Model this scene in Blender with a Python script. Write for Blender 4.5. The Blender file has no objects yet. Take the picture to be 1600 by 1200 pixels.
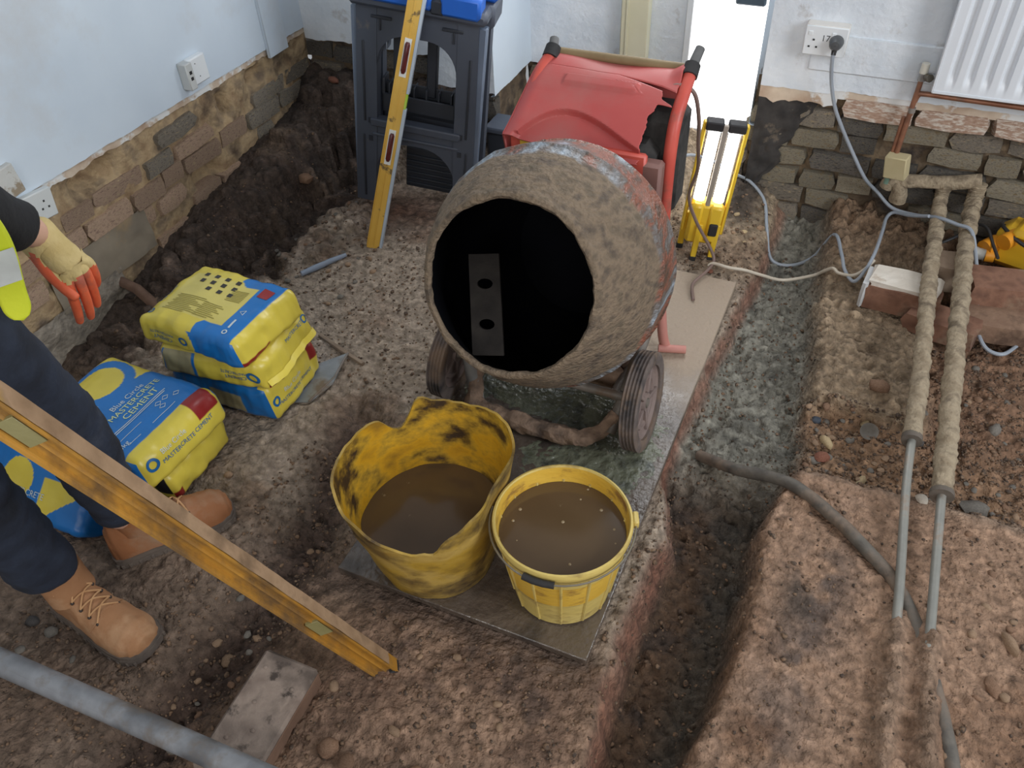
import bpy, bmesh, math, random
import numpy as np
from mathutils import Vector, Matrix, noise as mnoise
random.seed(7)
S = bpy.context.scene
COL = S.collection
R = math.radians

# ------------------------------------------------------------------ camera
cam_data = bpy.data.cameras.new('camera')
cam_data.sensor_width = 36.0
cam_data.lens = 1300.0 / 1600.0 * 36.0
cam_data.clip_start = 0.02
cam = bpy.data.objects.new('camera', cam_data)
COL.objects.link(cam)
def cam_matrix(vx=870.0, vy=1990.0, f=1300.0, h=1.62, yaw=25.5):
    # the vanishing point of the plumb lines gives pitch and roll
    up = -np.array([vx - 800.0, vy - 600.0, f]); up /= np.linalg.norm(up)
    fw = np.array([0, 0, 1.0]); fw = fw - fw.dot(up) * up; fw /= np.linalg.norm(fw)
    rt = np.cross(fw, up)
    c, s = math.cos(R(yaw)), math.sin(R(yaw))
    rot = np.array([[c, -s, 0], [s, c, 0], [0, 0, 1]]) @ np.array([rt, fw, up])
    m = Matrix.Identity(4)
    for i in range(3):
        m[i][0] = rot[i, 0]; m[i][1] = -rot[i, 1]; m[i][2] = -rot[i, 2]
    m[2][3] = h
    return m
cam.matrix_world = cam_matrix()
S.camera = cam

# ------------------------------------------------------------------ light
S.view_settings.view_transform = 'Standard'
S.view_settings.look = 'None'
S.view_settings.gamma = 1.0
S.view_settings.use_curve_mapping = False
S.view_settings.exposure = 0.0
world = bpy.data.worlds.new('overcast_sky'); S.world = world
world.use_nodes = True
bg = world.node_tree.nodes['Background']
bg.inputs[0].default_value = (0.93, 0.96, 1.0, 1)
bg.inputs[1].default_value = 0.36
def area(name, loc, target, sx, sy, power, col):
    d = bpy.data.lights.new(name, 'AREA'); d.shape = 'RECTANGLE'; d.size = sx; d.size_y = sy
    d.energy = power; d.color = col
    o = bpy.data.objects.new(name, d); COL.objects.link(o); o.location = loc
    o.rotation_euler = (Vector(target) - Vector(loc)).to_track_quat('-Z', 'Y').to_euler()
    return o
area('window_light_right', (2.6, 0.6, 2.1), (-1.0, 1.6, 0.0), 1.4, 1.5, 70, (0.92, 0.96, 1.0))
area('window_light_behind', (0.2, -2.2, 2.2), (-0.3, 2.2, 0.4), 1.8, 1.2, 42, (1.0, 0.97, 0.93))
area('door_daylight', (-0.55, 3.02, 1.35), (-0.55, 0.6, 0.0), 0.6, 1.7, 26, (0.95, 0.98, 1.0))

# ------------------------------------------------------------------ helpers
def lin(r, g, b, k=1.0):
    def c(x):
        x /= 255.0
        return x / 12.92 if x <= 0.04045 else ((x + 0.055) / 1.055) ** 2.4
    return (min(c(r) * k, 0.9), min(c(g) * k, 0.9), min(c(b) * k, 0.9), 1)

MATS = {}
def mat(name, cols, scale=8.0, rough=0.8, bump=0.25, bscale=60.0, metal=0.0, attr=None, emit=0.0,
        rand=0.0, detail=6.0, dirt=None, dscale=5.0, damt=(0.5, 0.62), rough2=None, bdist=0.004, spec=0.5, stretch=None, trans=0.0):
    """cols: list of colours spread over a noise ramp; dirt: a second colour laid over by a coarser noise"""
    if name in MATS: return MATS[name]
    m = bpy.data.materials.new(name); m.use_nodes = True
    nt = m.node_tree; N = nt.nodes; L = nt.links
    b = N['Principled BSDF']
    tc = N.new('ShaderNodeTexCoord')
    co = tc.outputs['Object']
    if stretch:
        mp = N.new('ShaderNodeMapping'); mp.inputs['Scale'].default_value = stretch
        L.new(co, mp.inputs[0]); co = mp.outputs[0]
    n1 = N.new('ShaderNodeTexNoise'); n1.inputs['Scale'].default_value = scale; n1.inputs['Detail'].default_value = detail
    L.new(co, n1.inputs['Vector'])
    if rand:
        oi = N.new('ShaderNodeObjectInfo')
        ad = N.new('ShaderNodeVectorMath'); ad.operation = 'ADD'
        sc = N.new('ShaderNodeMath'); sc.operation = 'MULTIPLY'; sc.inputs[1].default_value = 37.0
        L.new(oi.outputs['Random'], sc.inputs[0]); L.new(co, ad.inputs[0]); L.new(sc.outputs[0], ad.inputs[1])
        L.new(ad.outputs[0], n1.inputs['Vector'])
    if attr:
        at = N.new('ShaderNodeAttribute'); at.attribute_name = attr
        rmp = N.new('ShaderNodeValToRGB')
        rmp.color_ramp.elements[0].position = 0.3; rmp.color_ramp.elements[1].position = 0.72
        rmp.color_ramp.elements[0].color = cols[0]; rmp.color_ramp.elements[1].color = cols[1]
        L.new(n1.outputs['Fac'], rmp.inputs[0])
        mx = N.new('ShaderNodeMix'); mx.data_type = 'RGBA'; mx.blend_type = 'MULTIPLY'; mx.inputs[0].default_value = 1.0
        L.new(at.outputs['Color'], mx.inputs[6]); L.new(rmp.outputs[0], mx.inputs[7])
        colout = mx.outputs[2]
    elif len(cols) == 1:
        rgb = N.new('ShaderNodeRGB'); rgb.outputs[0].default_value = cols[0]; colout = rgb.outputs[0]
    else:
        rmp = N.new('ShaderNodeValToRGB')
        el = rmp.color_ramp.elements
        n = len(cols)
        el[0].position = 0.32; el[0].color = cols[0]; el[1].position = 0.68; el[1].color = cols[-1]
        for i in range(1, n - 1):
            e = el.new(0.32 + 0.36 * i / (n - 1)); e.color = cols[i]
        L.new(n1.outputs['Fac'], rmp.inputs[0]); colout = rmp.outputs[0]
    if rand:
        hs = N.new('ShaderNodeHueSaturation')
        mr = N.new('ShaderNodeMapRange'); mr.inputs['To Min'].default_value = 1 - rand; mr.inputs['To Max'].default_value = 1 + rand
        L.new(oi.outputs['Random'], mr.inputs[0]); L.new(mr.outputs[0], hs.inputs['Value']); L.new(colout, hs.inputs['Color'])
        colout = hs.outputs[0]
    if dirt:
        n2 = N.new('ShaderNodeTexNoise'); n2.inputs['Scale'].default_value = dscale; n2.inputs['Detail'].default_value = 7.0
        n2.inputs['Roughness'].default_value = 0.62
        L.new(n1.inputs['Vector'].links[0].from_socket, n2.inputs['Vector'])
        r2 = N.new('ShaderNodeMapRange'); r2.inputs['From Min'].default_value = damt[0]; r2.inputs['From Max'].default_value = damt[1]
        L.new(n2.outputs['Fac'], r2.inputs[0])
        m2 = N.new('ShaderNodeMix'); m2.data_type = 'RGBA'
        L.new(r2.outputs[0], m2.inputs[0]); L.new(colout, m2.inputs[6]); m2.inputs[7].default_value = dirt
        colout = m2.outputs[2]
    L.new(colout, b.inputs['Base Color'])
    b.inputs['Roughness'].default_value = rough
    b.inputs['Metallic'].default_value = metal
    b.inputs['Specular IOR Level'].default_value = spec
    b.inputs['Transmission Weight'].default_value = trans
    if rough2 is not None:
        rr = N.new('ShaderNodeMapRange'); rr.inputs['From Min'].default_value = 0.35; rr.inputs['From Max'].default_value = 0.65
        rr.inputs['To Min'].default_value = rough; rr.inputs['To Max'].default_value = rough2
        L.new(n1.outputs['Fac'], rr.inputs[0]); L.new(rr.outputs[0], b.inputs['Roughness'])
    if attr == 'soil':
        a2 = N.new('ShaderNodeAttribute'); a2.attribute_name = 'wet'
        rr = N.new('ShaderNodeMapRange'); rr.inputs['To Min'].default_value = 0.92; rr.inputs['To Max'].default_value = 0.3
        L.new(a2.outputs['Fac'], rr.inputs[0]); L.new(rr.outputs[0], b.inputs['Roughness'])
    if attr == 'soil':
        vo = N.new('ShaderNodeTexVoronoi'); vo.inputs['Scale'].default_value = 70; vo.feature = 'F1'
        L.new(n1.inputs['Vector'].links[0].from_socket, vo.inputs['Vector'])
        vr = N.new('ShaderNodeMapRange'); vr.inputs['From Min'].default_value = .15; vr.inputs['From Max'].default_value = .75
        vr.inputs['To Min'].default_value = 1.16; vr.inputs['To Max'].default_value = .62; L.new(vo.outputs['Distance'], vr.inputs[0])
        vm = N.new('ShaderNodeMix'); vm.data_type = 'RGBA'; vm.blend_type = 'MULTIPLY'; vm.inputs[0].default_value = .45
        L.new(colout, vm.inputs[6]); L.new(vr.outputs[0], vm.inputs[7]); L.new(vm.outputs[2], b.inputs['Base Color'])
        gb = N.new('ShaderNodeBump'); gb.inputs['Strength'].default_value = .55; gb.inputs['Distance'].default_value = .006; gb.invert = True
        L.new(vo.outputs['Distance'], gb.inputs['Height'])
    if bump:
        nb = N.new('ShaderNodeTexNoise'); nb.inputs['Scale'].default_value = bscale; nb.inputs['Detail'].default_value = 5.0
        L.new(n1.inputs['Vector'].links[0].from_socket, nb.inputs['Vector'])
        bp = N.new('ShaderNodeBump'); bp.inputs['Strength'].default_value = bump; bp.inputs['Distance'].default_value = bdist
        L.new(nb.outputs['Fac'], bp.inputs['Height'])
        if attr == 'soil': L.new(gb.outputs[0], bp.inputs['Normal'])
        L.new(bp.outputs[0], b.inputs['Normal'])
    if emit:
        L.new(colout, b.inputs['Emission Color']); b.inputs['Emission Strength'].default_value = emit
    MATS[name] = m
    return m

OFF = {}
def T(o, label=None, cat=None, group=None, kind=None):
    if label: o['label'] = label
    if cat: o['category'] = cat
    if group: o['group'] = group
    if kind: o['kind'] = kind
    return o
def empty(name, loc, label=None, cat=None, group=None):
    o = bpy.data.objects.new(name, None); COL.objects.link(o); o.location = loc; o.empty_display_size = 0.05
    OFF[o.name] = Vector(loc)
    return T(o, label, cat, group)
def mesh_obj(name, me, m, parent=None):
    o = bpy.data.objects.new(name, me); COL.objects.link(o)
    for x in (m if isinstance(m, (list, tuple)) else [m]): me.materials.append(x)
    if parent: o.parent = parent
    return o

class MB:
    def __init__(s): s.v = []; s.f = []; s.mi = []; s.X = Matrix.Identity(4)
    def add(s, vs, fs, mi=0):
        n = len(s.v); s.v += [s.X @ Vector(p) for p in vs]
        for f in fs: s.f.append([i + n for i in f]); s.mi.append(mi)
    def box(s, x0, x1, y0, y1, z0, z1, b=0.0, mi=0, rot=None):
        c = Vector(((x0 + x1) / 2, (y0 + y1) / 2, (z0 + z1) / 2)); h = Vector((abs(x1 - x0) / 2, abs(y1 - y0) / 2, abs(z1 - z0) / 2))
        b = min(b, min(h) * 0.9)
        vs = []; idx = {}
        for sx in (-1, 1):
            for sy in (-1, 1):
                for sz in (-1, 1):
                    for a in range(3):
                        p = Vector((sx * h.x, sy * h.y, sz * h.z))
                        for k in range(3):
                            if k != a: p[k] -= (sx, sy, sz)[k] * b
                        idx[(sx, sy, sz, a)] = len(vs); vs.append(p)
        fs = []
        for a in range(3):
            o1, o2 = (a + 1) % 3, (a + 2) % 3
            for sg in (-1, 1):
                q = []
                for (p, r) in ((-1, -1), (1, -1), (1, 1), (-1, 1)):
                    k = [0, 0, 0]; k[a] = sg; k[o1] = p; k[o2] = r; q.append(idx[(*k, a)])
                fs.append(q if sg > 0 else q[::-1])
        if b > 0:
            for a in range(3):
                o1, o2 = (a + 1) % 3, (a + 2) % 3
                for p in (-1, 1):
                    for r in (-1, 1):
                        k0 = [0, 0, 0]; k1 = [0, 0, 0]
                        k0[a] = -1; k1[a] = 1
                        for k in (k0, k1): k[o1] = p; k[o2] = r
                        q = [idx[(*k0, o1)], idx[(*k1, o1)], idx[(*k1, o2)], idx[(*k0, o2)]]
                        fs.append(q if p * r < 0 else q[::-1])
            for sx in (-1, 1):
                for sy in (-1, 1):
                    for sz in (-1, 1):
                        q = [idx[(sx, sy, sz, a)] for a in range(3)]
                        fs.append(q if sx * sy * sz > 0 else q[::-1])
        else:
            pass
        if rot is not None: vs = [rot @ p for p in vs]
        s.add([p + c for p in vs], fs, mi)
    def tube(s, pts, r, n=10, cap=True, mi=0, rn=0.0, closed=False):
        pts = [Vector(p) for p in pts]; m = len(pts)
        rs = r if isinstance(r, (list, tuple)) else [r] * m
        tg = [((pts[min(i + 1, m - 1)] - pts[max(i - 1, 0)]).normalized()) for i in range(m)]
        up = Vector((0, 0, 1)) if abs(tg[0].z) < 0.9 else Vector((1, 0, 0))
        nrm = (up - tg[0] * up.dot(tg[0])).normalized(); vs = []
        for i in range(m):
            nrm = (nrm - tg[i] * nrm.dot(tg[i])).normalized(); bi = tg[i].cross(nrm)
            for k in range(n):
                a = 2 * math.pi * k / n; q = nrm * math.cos(a) + bi * math.sin(a)
                rr = rs[i]
                if rn: rr *= 1 + rn * mnoise.noise((pts[i] + q * 0.03) * 28) + rn * 0.6 * mnoise.noise((pts[i] + q * 0.03) * 70)
                vs.append(pts[i] + q * rr)
        fs = [[i * n + k, i * n + (k + 1) % n, (i + 1) * n + (k + 1) % n, (i + 1) * n + k] for i in range(m - 1) for k in range(n)]
        if cap: fs += [list(range(n))[::-1], [(m - 1) * n + k for k in range(n)]]
        s.add(vs, fs, mi)
    def lathe(s, prof, n=48, mi=0, fn=None, close=False):
        """prof: (r, z) list about +Z; fn(p, theta) may move each point"""
        vs = []; m = len(prof)
        for (r, z) in prof:
            for k in range(n):
                a = 2 * math.pi * k / n; p = Vector((r * math.cos(a), r * math.sin(a), z))
                vs.append(fn(p, a) if fn else p)
        fs = [[i * n + k, i * n + (k + 1) % n, (i + 1) * n + (k + 1) % n, (i + 1) * n + k] for i in range(m - 1) for k in range(n)]
        if close: fs += [[(m - 1) * n + k, (m - 1) * n + (k + 1) % n, (k + 1) % n, k] for k in range(n)]
        s.add(vs, fs, mi)
    def disc(s, c, ax, r, n=24, mi=0, h=0.0):
        ax = Vector(ax).normalized(); q = ax.to_track_quat('Z', 'Y').to_matrix(); c = Vector(c)
        vs = [c + q @ Vector((r * math.cos(2 * math.pi * k / n), r * math.sin(2 * math.pi * k / n), h)) for k in range(n)]
        if h:
            vs += [c + q @ Vector((r * math.cos(2 * math.pi * k / n), r * math.sin(2 * math.pi * k / n), 0)) for k in range(n)]
            s.add(vs, [list(range(n)), [n + k for k in range(n)][::-1]] + [[n + k, n + (k + 1) % n, (k + 1) % n, k] for k in range(n)], mi)
        else: s.add(vs, [list(range(n))], mi)
    def prism(s, poly, d, z0, z1, mi=0):
        """poly of 3-D points swept along vector d*z0..d*z1"""
        d = Vector(d); n = len(poly); P = [Vector(p) for p in poly]
        s.add([p + d * z0 for p in P] + [p + d * z1 for p in P],
              [list(range(n))[::-1], [n + k for k in range(n)]] + [[k, (k + 1) % n, n + (k + 1) % n, n + k] for k in range(n)], mi)
    def grid(s, fn, nu, nv, mi=0, skip=None):
        n0 = len(s.v)
        vs = [fn(i / nu, j / nv) for i in range(nu + 1) for j in range(nv + 1)]
        fs = [[i * (nv + 1) + j, (i + 1) * (nv + 1) + j, (i + 1) * (nv + 1) + j + 1, i * (nv + 1) + j + 1]
              for i in range(nu) for j in range(nv) if not (skip and skip((i + .5) / nu, (j + .5) / nv))]
        s.add(vs, fs, mi)
    def ball(s, c, rx, ry=None, rz=None, n=12, m=8, mi=0):
        ry = ry or rx; rz = rz or rx; c = Vector(c); vs = []
        for i in range(m + 1):
            ph = math.pi * i / m
            for k in range(n):
                a = 2 * math.pi * k / n
                vs.append(c + Vector((rx * math.sin(ph) * math.cos(a), ry * math.sin(ph) * math.sin(a), rz * math.cos(ph))))
        s.add(vs, [[i * n + k, (i + 1) * n + k, (i + 1) * n + (k + 1) % n, i * n + (k + 1) % n] for i in range(m) for k in range(n)], mi)
    def mesh(s, name, off=None, smooth=True, angle=40):
        off = Vector(off) if off is not None else Vector()
        me = bpy.data.meshes.new(name)
        me.from_pydata([p - off for p in s.v], [], s.f)
        me.polygons.foreach_set('material_index', s.mi)
        bm = bmesh.new(); bm.from_mesh(me)
        bmesh.ops.remove_doubles(bm, verts=bm.verts, dist=1e-6)
        bmesh.ops.recalc_face_normals(bm, faces=bm.faces)
        bm.to_mesh(me); bm.free()
        if smooth:
            me.polygons.foreach_set('use_smooth', [True] * len(me.polygons))
            me.set_sharp_from_angle(angle=R(angle))
        me.update(); return me
    def build(s, name, m, parent=None, off=None, smooth=True, angle=40):
        """vertices are in room coordinates; parent's base is taken off"""
        o = off
        if parent is not None and off is None: o = OFF.get(parent.name, Vector())
        ob = mesh_obj(name, s.mesh(name, o, smooth, angle), m, parent)
        if parent is None and off is not None: ob.location = off
        OFF[ob.name] = Vector(o) if o is not None else Vector()
        return ob
def frame(o, x, y, z=None):
    """4x4 from origin and axes"""
    x = Vector(x).normalized(); y = Vector(y); y = (y - x * y.dot(x)).normalized(); z = x.cross(y)
    m = Matrix.Identity(4)
    for i in range(3): m[i][0] = x[i]; m[i][1] = y[i]; m[i][2] = z[i]; m[i][3] = o[i]
    return m
def spline(pts, k=8):
    P = [Vector(p) for p in pts]; out = []
    for i in range(len(P) - 1):
        a, b, c, d = P[max(i - 1, 0)], P[i], P[i + 1], P[min(i + 2, len(P) - 1)]
        for j in range(k):
            t = j / k
            out.append(0.5 * ((2 * b) + (c - a) * t + (2 * a - 5 * b + 4 * c - d) * t * t + (3 * b - a - 3 * c + d) * t ** 3))
    out.append(P[-1]); return out

# ------------------------------------------------------------------ numpy noise
def vnoise(x, y, scale, seed):
    x = np.asarray(x) / scale; y = np.asarray(y) / scale
    xi = np.floor(x).astype(np.int64); yi = np.floor(y).astype(np.int64); fx = x - xi; fy = y - yi
    fx = fx * fx * (3 - 2 * fx); fy = fy * fy * (3 - 2 * fy)
    def h(a, b):
        n = (a * 374761393 + b * 668265263 + seed * 974711) & 0xffffffff
        n = ((n ^ (n >> 13)) * 1274126177) & 0xffffffff
        return ((n ^ (n >> 16)) & 0xffff) / 32767.5 - 1
    return (h(xi, yi) * (1 - fx) + h(xi + 1, yi) * fx) * (1 - fy) + (h(xi, yi + 1) * (1 - fx) + h(xi + 1, yi + 1) * fx) * fy
def fbm(x, y, scale, seed, octs=4):
    t = 0; a = 1; s = 0
    for i in range(octs):
        t = t + a * vnoise(x, y, scale / 2 ** i, seed + i * 17); s += a; a *= 0.55
    return t / s
def ss(a, b, x):
    t = np.clip((x - a) / (b - a), 0, 1); return t * t * (3 - 2 * t)
# ------------------------------------------------------------------ floor: the dug-up ground
U0, U1, V0, V1, ST = -2.2, 1.5, -0.4, 3.12, 0.0062
nu = int((U1 - U0) / ST); nv = int((V1 - V0) / ST)
gu = np.linspace(U0, U1, nu); gv = np.linspace(V0, V1, nv)
GU, GV = np.meshgrid(gu, gv, indexing='ij')
TL = ([-.4, .3, .642, .823, 1.216, 1.487, 1.875, 2.372, 2.6, 2.9], [-.17, -.17, -.172, -.208, -.19, -.256, -.244, -.203, -.21, -.2])
TR = ([-.4, .3, .72, 1.05, 1.38, 1.64, 1.98, 2.4, 2.8, 2.9], [-.04, -.03, -.019, .005, -.005, .043, .022, -.02, -.062, -.07])
def ground_fields(U, V):
    wob = fbm(U, V, .16, 3) * .028 + fbm(U, V, .04, 5) * .010
    n1 = fbm(U, V, .22, 11); n2 = fbm(U, V, .07, 12); n3 = fbm(U, V, .025, 13, 3); n4 = vnoise(U, V, .011, 14)
    lL = np.interp(V, *TL); lR = np.interp(V, *TR)
    Z = -.018 + .008 * n1 + .007 * n2 + .0065 * n3 + .0035 * n4
    col = np.zeros(U.shape + (3,)); wet = np.zeros(U.shape)
    def C(*c): return np.array(lin(*c)[:3])
    def put(c, m):
        nonlocal col
        col = col * (1 - m[..., None]) + C(*c) * m[..., None]
    col[:] = C(144, 130, 115)
    # patches of browner and darker earth over the middle
    put((118, 98, 82), ss(.0, .5, n1 + .5 * n2) * .8)
    put((165, 150, 136), ss(.1, .5, fbm(U, V, .12, 41)) * .5)
    near = ss(1.05, .75, V + .1 * n1)
    put((120, 97, 79), near * ss(-1.2, -.9, U))
    put((100, 82, 69), near * ss(-.95, -1.15, U + .1 * n2) * .8)
    # foreground slab left of the trench: broken concrete with a pink tinge
    sl = ss(.02, -.01, U - lL + wob) * ss(-.80, -.72, U + .3 * wob) * ss(.86, .80, V + wob)
    Z = Z * (1 - sl) + (-.004 + .005 * n2 + .005 * n3 + .003 * n4) * sl
    put((138, 112, 93), sl * .9); put((102, 80, 66), sl * ss(.05, .4, fbm(U, V, .15, 43)) * .8)
    put((82, 66, 58), sl * ss(.25, .5, fbm(U, V, .09, 44)) * .7)
    # gully of darker loose earth running towards the camera
    gx = np.interp(V, [.2, .35, .65, .95, 1.3, 1.55], [-1.05, -1.03, -1.0, -1.02, -1.1, -1.22]) + .4 * wob
    g = np.exp(-((U - gx) / .085) ** 2) * ss(1.5, 1.2, V)
    Z += -.07 * g + .020 * g * n3 + .012 * g * n2
    put((66, 51, 44), np.clip(g * 1.15, 0, 1) * .9)
    # wet mud around the front edge of the board
    fr = np.exp(-((V - .83) / .05) ** 2) * ss(-1.0, -.9, U) * ss(-.2, -.3, U)
    put((84, 68, 58), fr * .8); Z -= .008 * fr; wet += fr * .35
    # dark damp earth against the left wall and in the far corner
    uc = np.interp(V, [.2, .9, 1.5, 1.79, 2.15, 2.75], [-1.75, -1.85, -1.93, -1.74, -1.80, -1.62])
    ch = ss(.05, -.06, U - uc + 1.6 * wob) * ss(.75, 1.05, V)
    Z = Z * (1 - ch) + (-.085 + .022 * n2 + .012 * n3 + .004 * n4) * ch
    zw = np.interp(V, [.8, 1.15, 1.35, 1.58, 1.93, 2.45, 2.75], [-.08, -.08, -.06, -.015, .075, .15, .20])
    bank = ss(.26, .0, U + 2.15 - .1 + wob * .8)
    Z = np.maximum(Z, (zw + .012 * n3 + .015 * n2) * bank - .2 * (1 - bank))
    cb = ss(.42, .02, 2.75 - V + wob) * ss(-1.25, -1.5, U)
    Z = np.maximum(Z, (.27 + .015 * n3 + .02 * n2) * cb - .25 * (1 - cb) )
    dk = np.clip(ch + bank * ss(.9, 1.2, V) + cb, 0, 1)
    put((58, 46, 40), dk * .92); put((92, 76, 62), dk * ss(.1, .5, fbm(U, V, .1, 45)) * .6)
    put((36, 30, 28), dk * ss(.05, .45, fbm(U, V, .2, 46)) * .7)
    put((96, 60, 46), np.exp(-((U + 1.5) / .22) ** 2 - ((V - 2.32) / .13) ** 2) * .7)
    # rough soil under the recess and round the work light
    rb = ss(2.42, 2.72, V + wob) * ss(-1.3, -1.1, U) * ss(.05, -.1, U - lL)
    Z += rb * (.09 + .03 * n1 + .02 * n2 + .012 * n3)
    lt = ss(2.25, 2.45, V) * ss(-.75, -.6, U) * ss(.03, -.02, U - lL + wob)
    put((158, 140, 116), lt * .85); put((96, 74, 60), lt * ss(2.62, 2.45, V) * .6)
    # right hand side of the trench
    rs = ss(-.02, .02, U - lR + wob)
    put((144, 116, 95), rs * ss(1.6, 1.5, V))
    put((84, 72, 66), rs * ss(1.45, 1.2, V) * np.exp(-((U - .17 + .12 * (1.3 - V)) / .07) ** 2) * ss(-.1, .3, n2 + .3) * .9); put((70, 60, 52), rs * np.exp(-((U - .12) / .035) ** 2 - ((V - 1.17) / .07) ** 2) * ss(-.4, .2, n2) * .9)
    put((104, 76, 56), rs * ss(.05, .45, fbm(U, V, .2, 47)) * .75)
    put((158, 130, 110), rs * ss(1.6, 1.5, V) * ss(.2, .5, fbm(U, V, .13, 48)) * .5)
    Zr = .0 + .006 * n1 + .006 * n2 + .006 * n3 + .0032 * n4
    gr = ss(1.53, 1.60, V + .6 * wob)                                     # loose gravel, a little lower
    Zr = Zr - gr * (.055 - .01 * n2 - .012 * n3)
    put((132, 104, 80), rs * gr)
    fs = ss(1.80, 1.84, V + 1.2 * wob + .12 * np.abs(U - .1)) * ss(.36, .30, U + wob)       # slab remnant
    Zr = Zr + fs * (.05 + .004 * n3)
    put((142, 124, 102), rs * fs * .9); put((104, 88, 70), rs * fs * ss(.0, .5, fbm(U, V, .1, 49)) * .6)
    put((112, 84, 66), rs * ss(.28, .4, U) * ss(1.6, 1.9, V) * .7)
    up = ss(2.35, 2.74, V + wob); Zr = Zr + up * (.06 + .02 * n2 + .015 * n3)
    put((108, 84, 64), rs * up * .75)
    Z = Z * (1 - rs) + Zr * rs
    for (pu, hh) in ((.318, .026), (.388, .03)):                            # mortar haunched over the pipes
        rid = np.exp(-((U - pu - .01 * n2) / .024) ** 2) * ss(1.24, 1.14, V)
        Z += rid * hh * 1.25 * (1 + .3 * n3); put((132, 110, 92), rid * .8)
    # the trench
    tr = ss(.035, -.02, U - lR + wob) * ss(-.03, .022, U - lL + wob)
    far = ss(1.42, 1.66, V + .05 * n1)
    bot = -.165 + .055 * far + .018 * n2 + .022 * n3 + .009 * n4 + .09 * ss(2.55, 2.85, V)
    tr = tr * ss(3.0, 2.86, V)
    Z = Z * (1 - tr) + bot * tr
    side = tr * (1 - tr) * 4
    put((88, 68, 52), tr * (1 - far)); put((56, 46, 40), tr * (1 - far) * ss(0, .4, n2 + .5 * n1) * .8); put((120, 118, 108), tr * far * .95)
    put((66, 64, 58), tr * ss(.3, .8, (U - lL) / np.maximum(lR - lL, .05)) * (1 - far) * .7)
    put((70, 68, 62), tr * far * ss(.1, .5, n2) * .7)
    put((128, 82, 64), np.clip(side, 0, 1) * ss(.06, -.02, U - lL) * .75)
    wet += tr * (.28 * far + .1)
    put((70, 66, 62), np.exp(-((U + .9) / .06) ** 2 - ((V - 1.75) / .28) ** 2) * ss(-.3, .2, n2) * .8)
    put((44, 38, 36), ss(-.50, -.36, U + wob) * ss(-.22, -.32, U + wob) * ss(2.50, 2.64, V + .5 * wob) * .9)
    return Z, np.clip(col * 1.32, 0, .85), np.clip(wet, 0, 1)
GZ, GC, GW = ground_fields(GU, GV)
rng = np.random.default_rng(5)
def in_board(u, v, pad=.0): return (-.876 - pad < u < -.262 + pad) and (.843 - pad < v < 2.27 + pad)
def stamp(u, v, r, h):
    i0, i1 = int((u - r - U0) / ST), int((u + r - U0) / ST) + 2; j0, j1 = int((v - r - V0) / ST), int((v + r - V0) / ST) + 2
    if i0 < 1 or j0 < 1 or i1 >= nu or j1 >= nv: return
    uu = GU[i0:i1, j0:j1]; vv = GV[i0:i1, j0:j1]; a = rng.random() * 3.1
    du = (uu - u) * math.cos(a) + (vv - v) * math.sin(a); dv = ((vv - v) * math.cos(a) - (uu - u) * math.sin(a)) * (1 + .6 * rng.random())
    d = np.clip(1 - (du * du + dv * dv) / r ** 2, 0, 1) ** .5
    base = GZ[int((u - U0) / ST), int((v - V0) / ST)]
    GZ[i0:i1, j0:j1] = np.where(d > 0, np.maximum(GZ[i0:i1, j0:j1], base + d * h - .002), GZ[i0:i1, j0:j1])
    k = .82 + .5 * rng.random()
    GC[i0:i1, j0:j1] = np.where((d > .25)[..., None], np.clip(GC[i0:i1, j0:j1] * k, 0, .8), GC[i0:i1, j0:j1])
for _ in range(6500):
    u = rng.uniform(-2.1, .9); v = rng.uniform(.1, 2.8)
    if in_board(u, v): continue
    dens = .45
    if u > .03: dens = 1.0 if 1.55 < v < 1.85 or (u > .33 and v > 1.55) else .25
    if u < -1.0 and v < 1.1: dens = .6
    if rng.random() > dens: continue
    r = rng.uniform(.006, .013) if rng.random() < .85 else rng.uniform(.012, .022)
    stamp(u, v, r, r * rng.uniform(.35, .8))
for _ in range(900):
    u = rng.uniform(-2.1, -1.62); v = rng.uniform(1.2, 2.72)
    if u > -1.72 and v < 1.9: continue
    r = rng.uniform(.012, .034); stamp(u, v, r, r * rng.uniform(.3, .7))
# keep the earth below the board
mb = ss(-.90, -.885, GU) * ss(-.238, -.253, GU) * ss(.82, .835, GV) * ss(2.295, 2.28, GV)
GZ = GZ * (1 - mb) + np.minimum(GZ, -.021) * mb
def gz(u, v):
    i = min(max(int(round((u - U0) / (U1 - U0) * (nu - 1))), 0), nu - 1); j = min(max(int(round((v - V0) / (V1 - V0) * (nv - 1))), 0), nv - 1)
    return float(GZ[i, j])
def heightfield(name, X, Y, Zf, keep=None):
    a, b = Zf.shape
    co = np.stack([X, Y, Zf], -1).reshape(-1, 3).astype(np.float32)
    idx = np.arange(a * b).reshape(a, b)
    q = np.stack([idx[:-1, :-1], idx[1:, :-1], idx[1:, 1:], idx[:-1, 1:]], -1).reshape(-1, 4)
    if keep is not None:
        k = keep.reshape(-1)[q].all(1); q = q[k]
        used = np.unique(q); remap = np.full(a * b, -1); remap[used] = np.arange(len(used)); co = co[used]; q = remap[q]
    me = bpy.data.meshes.new(name)
    me.vertices.add(len(co)); me.vertices.foreach_set('co', co.ravel())
    me.loops.add(q.size); me.loops.foreach_set('vertex_index', q.ravel().astype(np.int32))
    me.polygons.add(len(q)); me.polygons.foreach_set('loop_start', np.arange(0, q.size, 4, dtype=np.int32))
    me.polygons.foreach_set('loop_total', np.full(len(q), 4, dtype=np.int32))
    me.polygons.foreach_set('use_smooth', np.ones(len(q), dtype=bool))
    me.update(calc_edges=True); me.validate()
    return me
fl = heightfield('floor', GU, GV, GZ)
a = fl.color_attributes.new('soil', 'FLOAT_COLOR', 'POINT')
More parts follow.
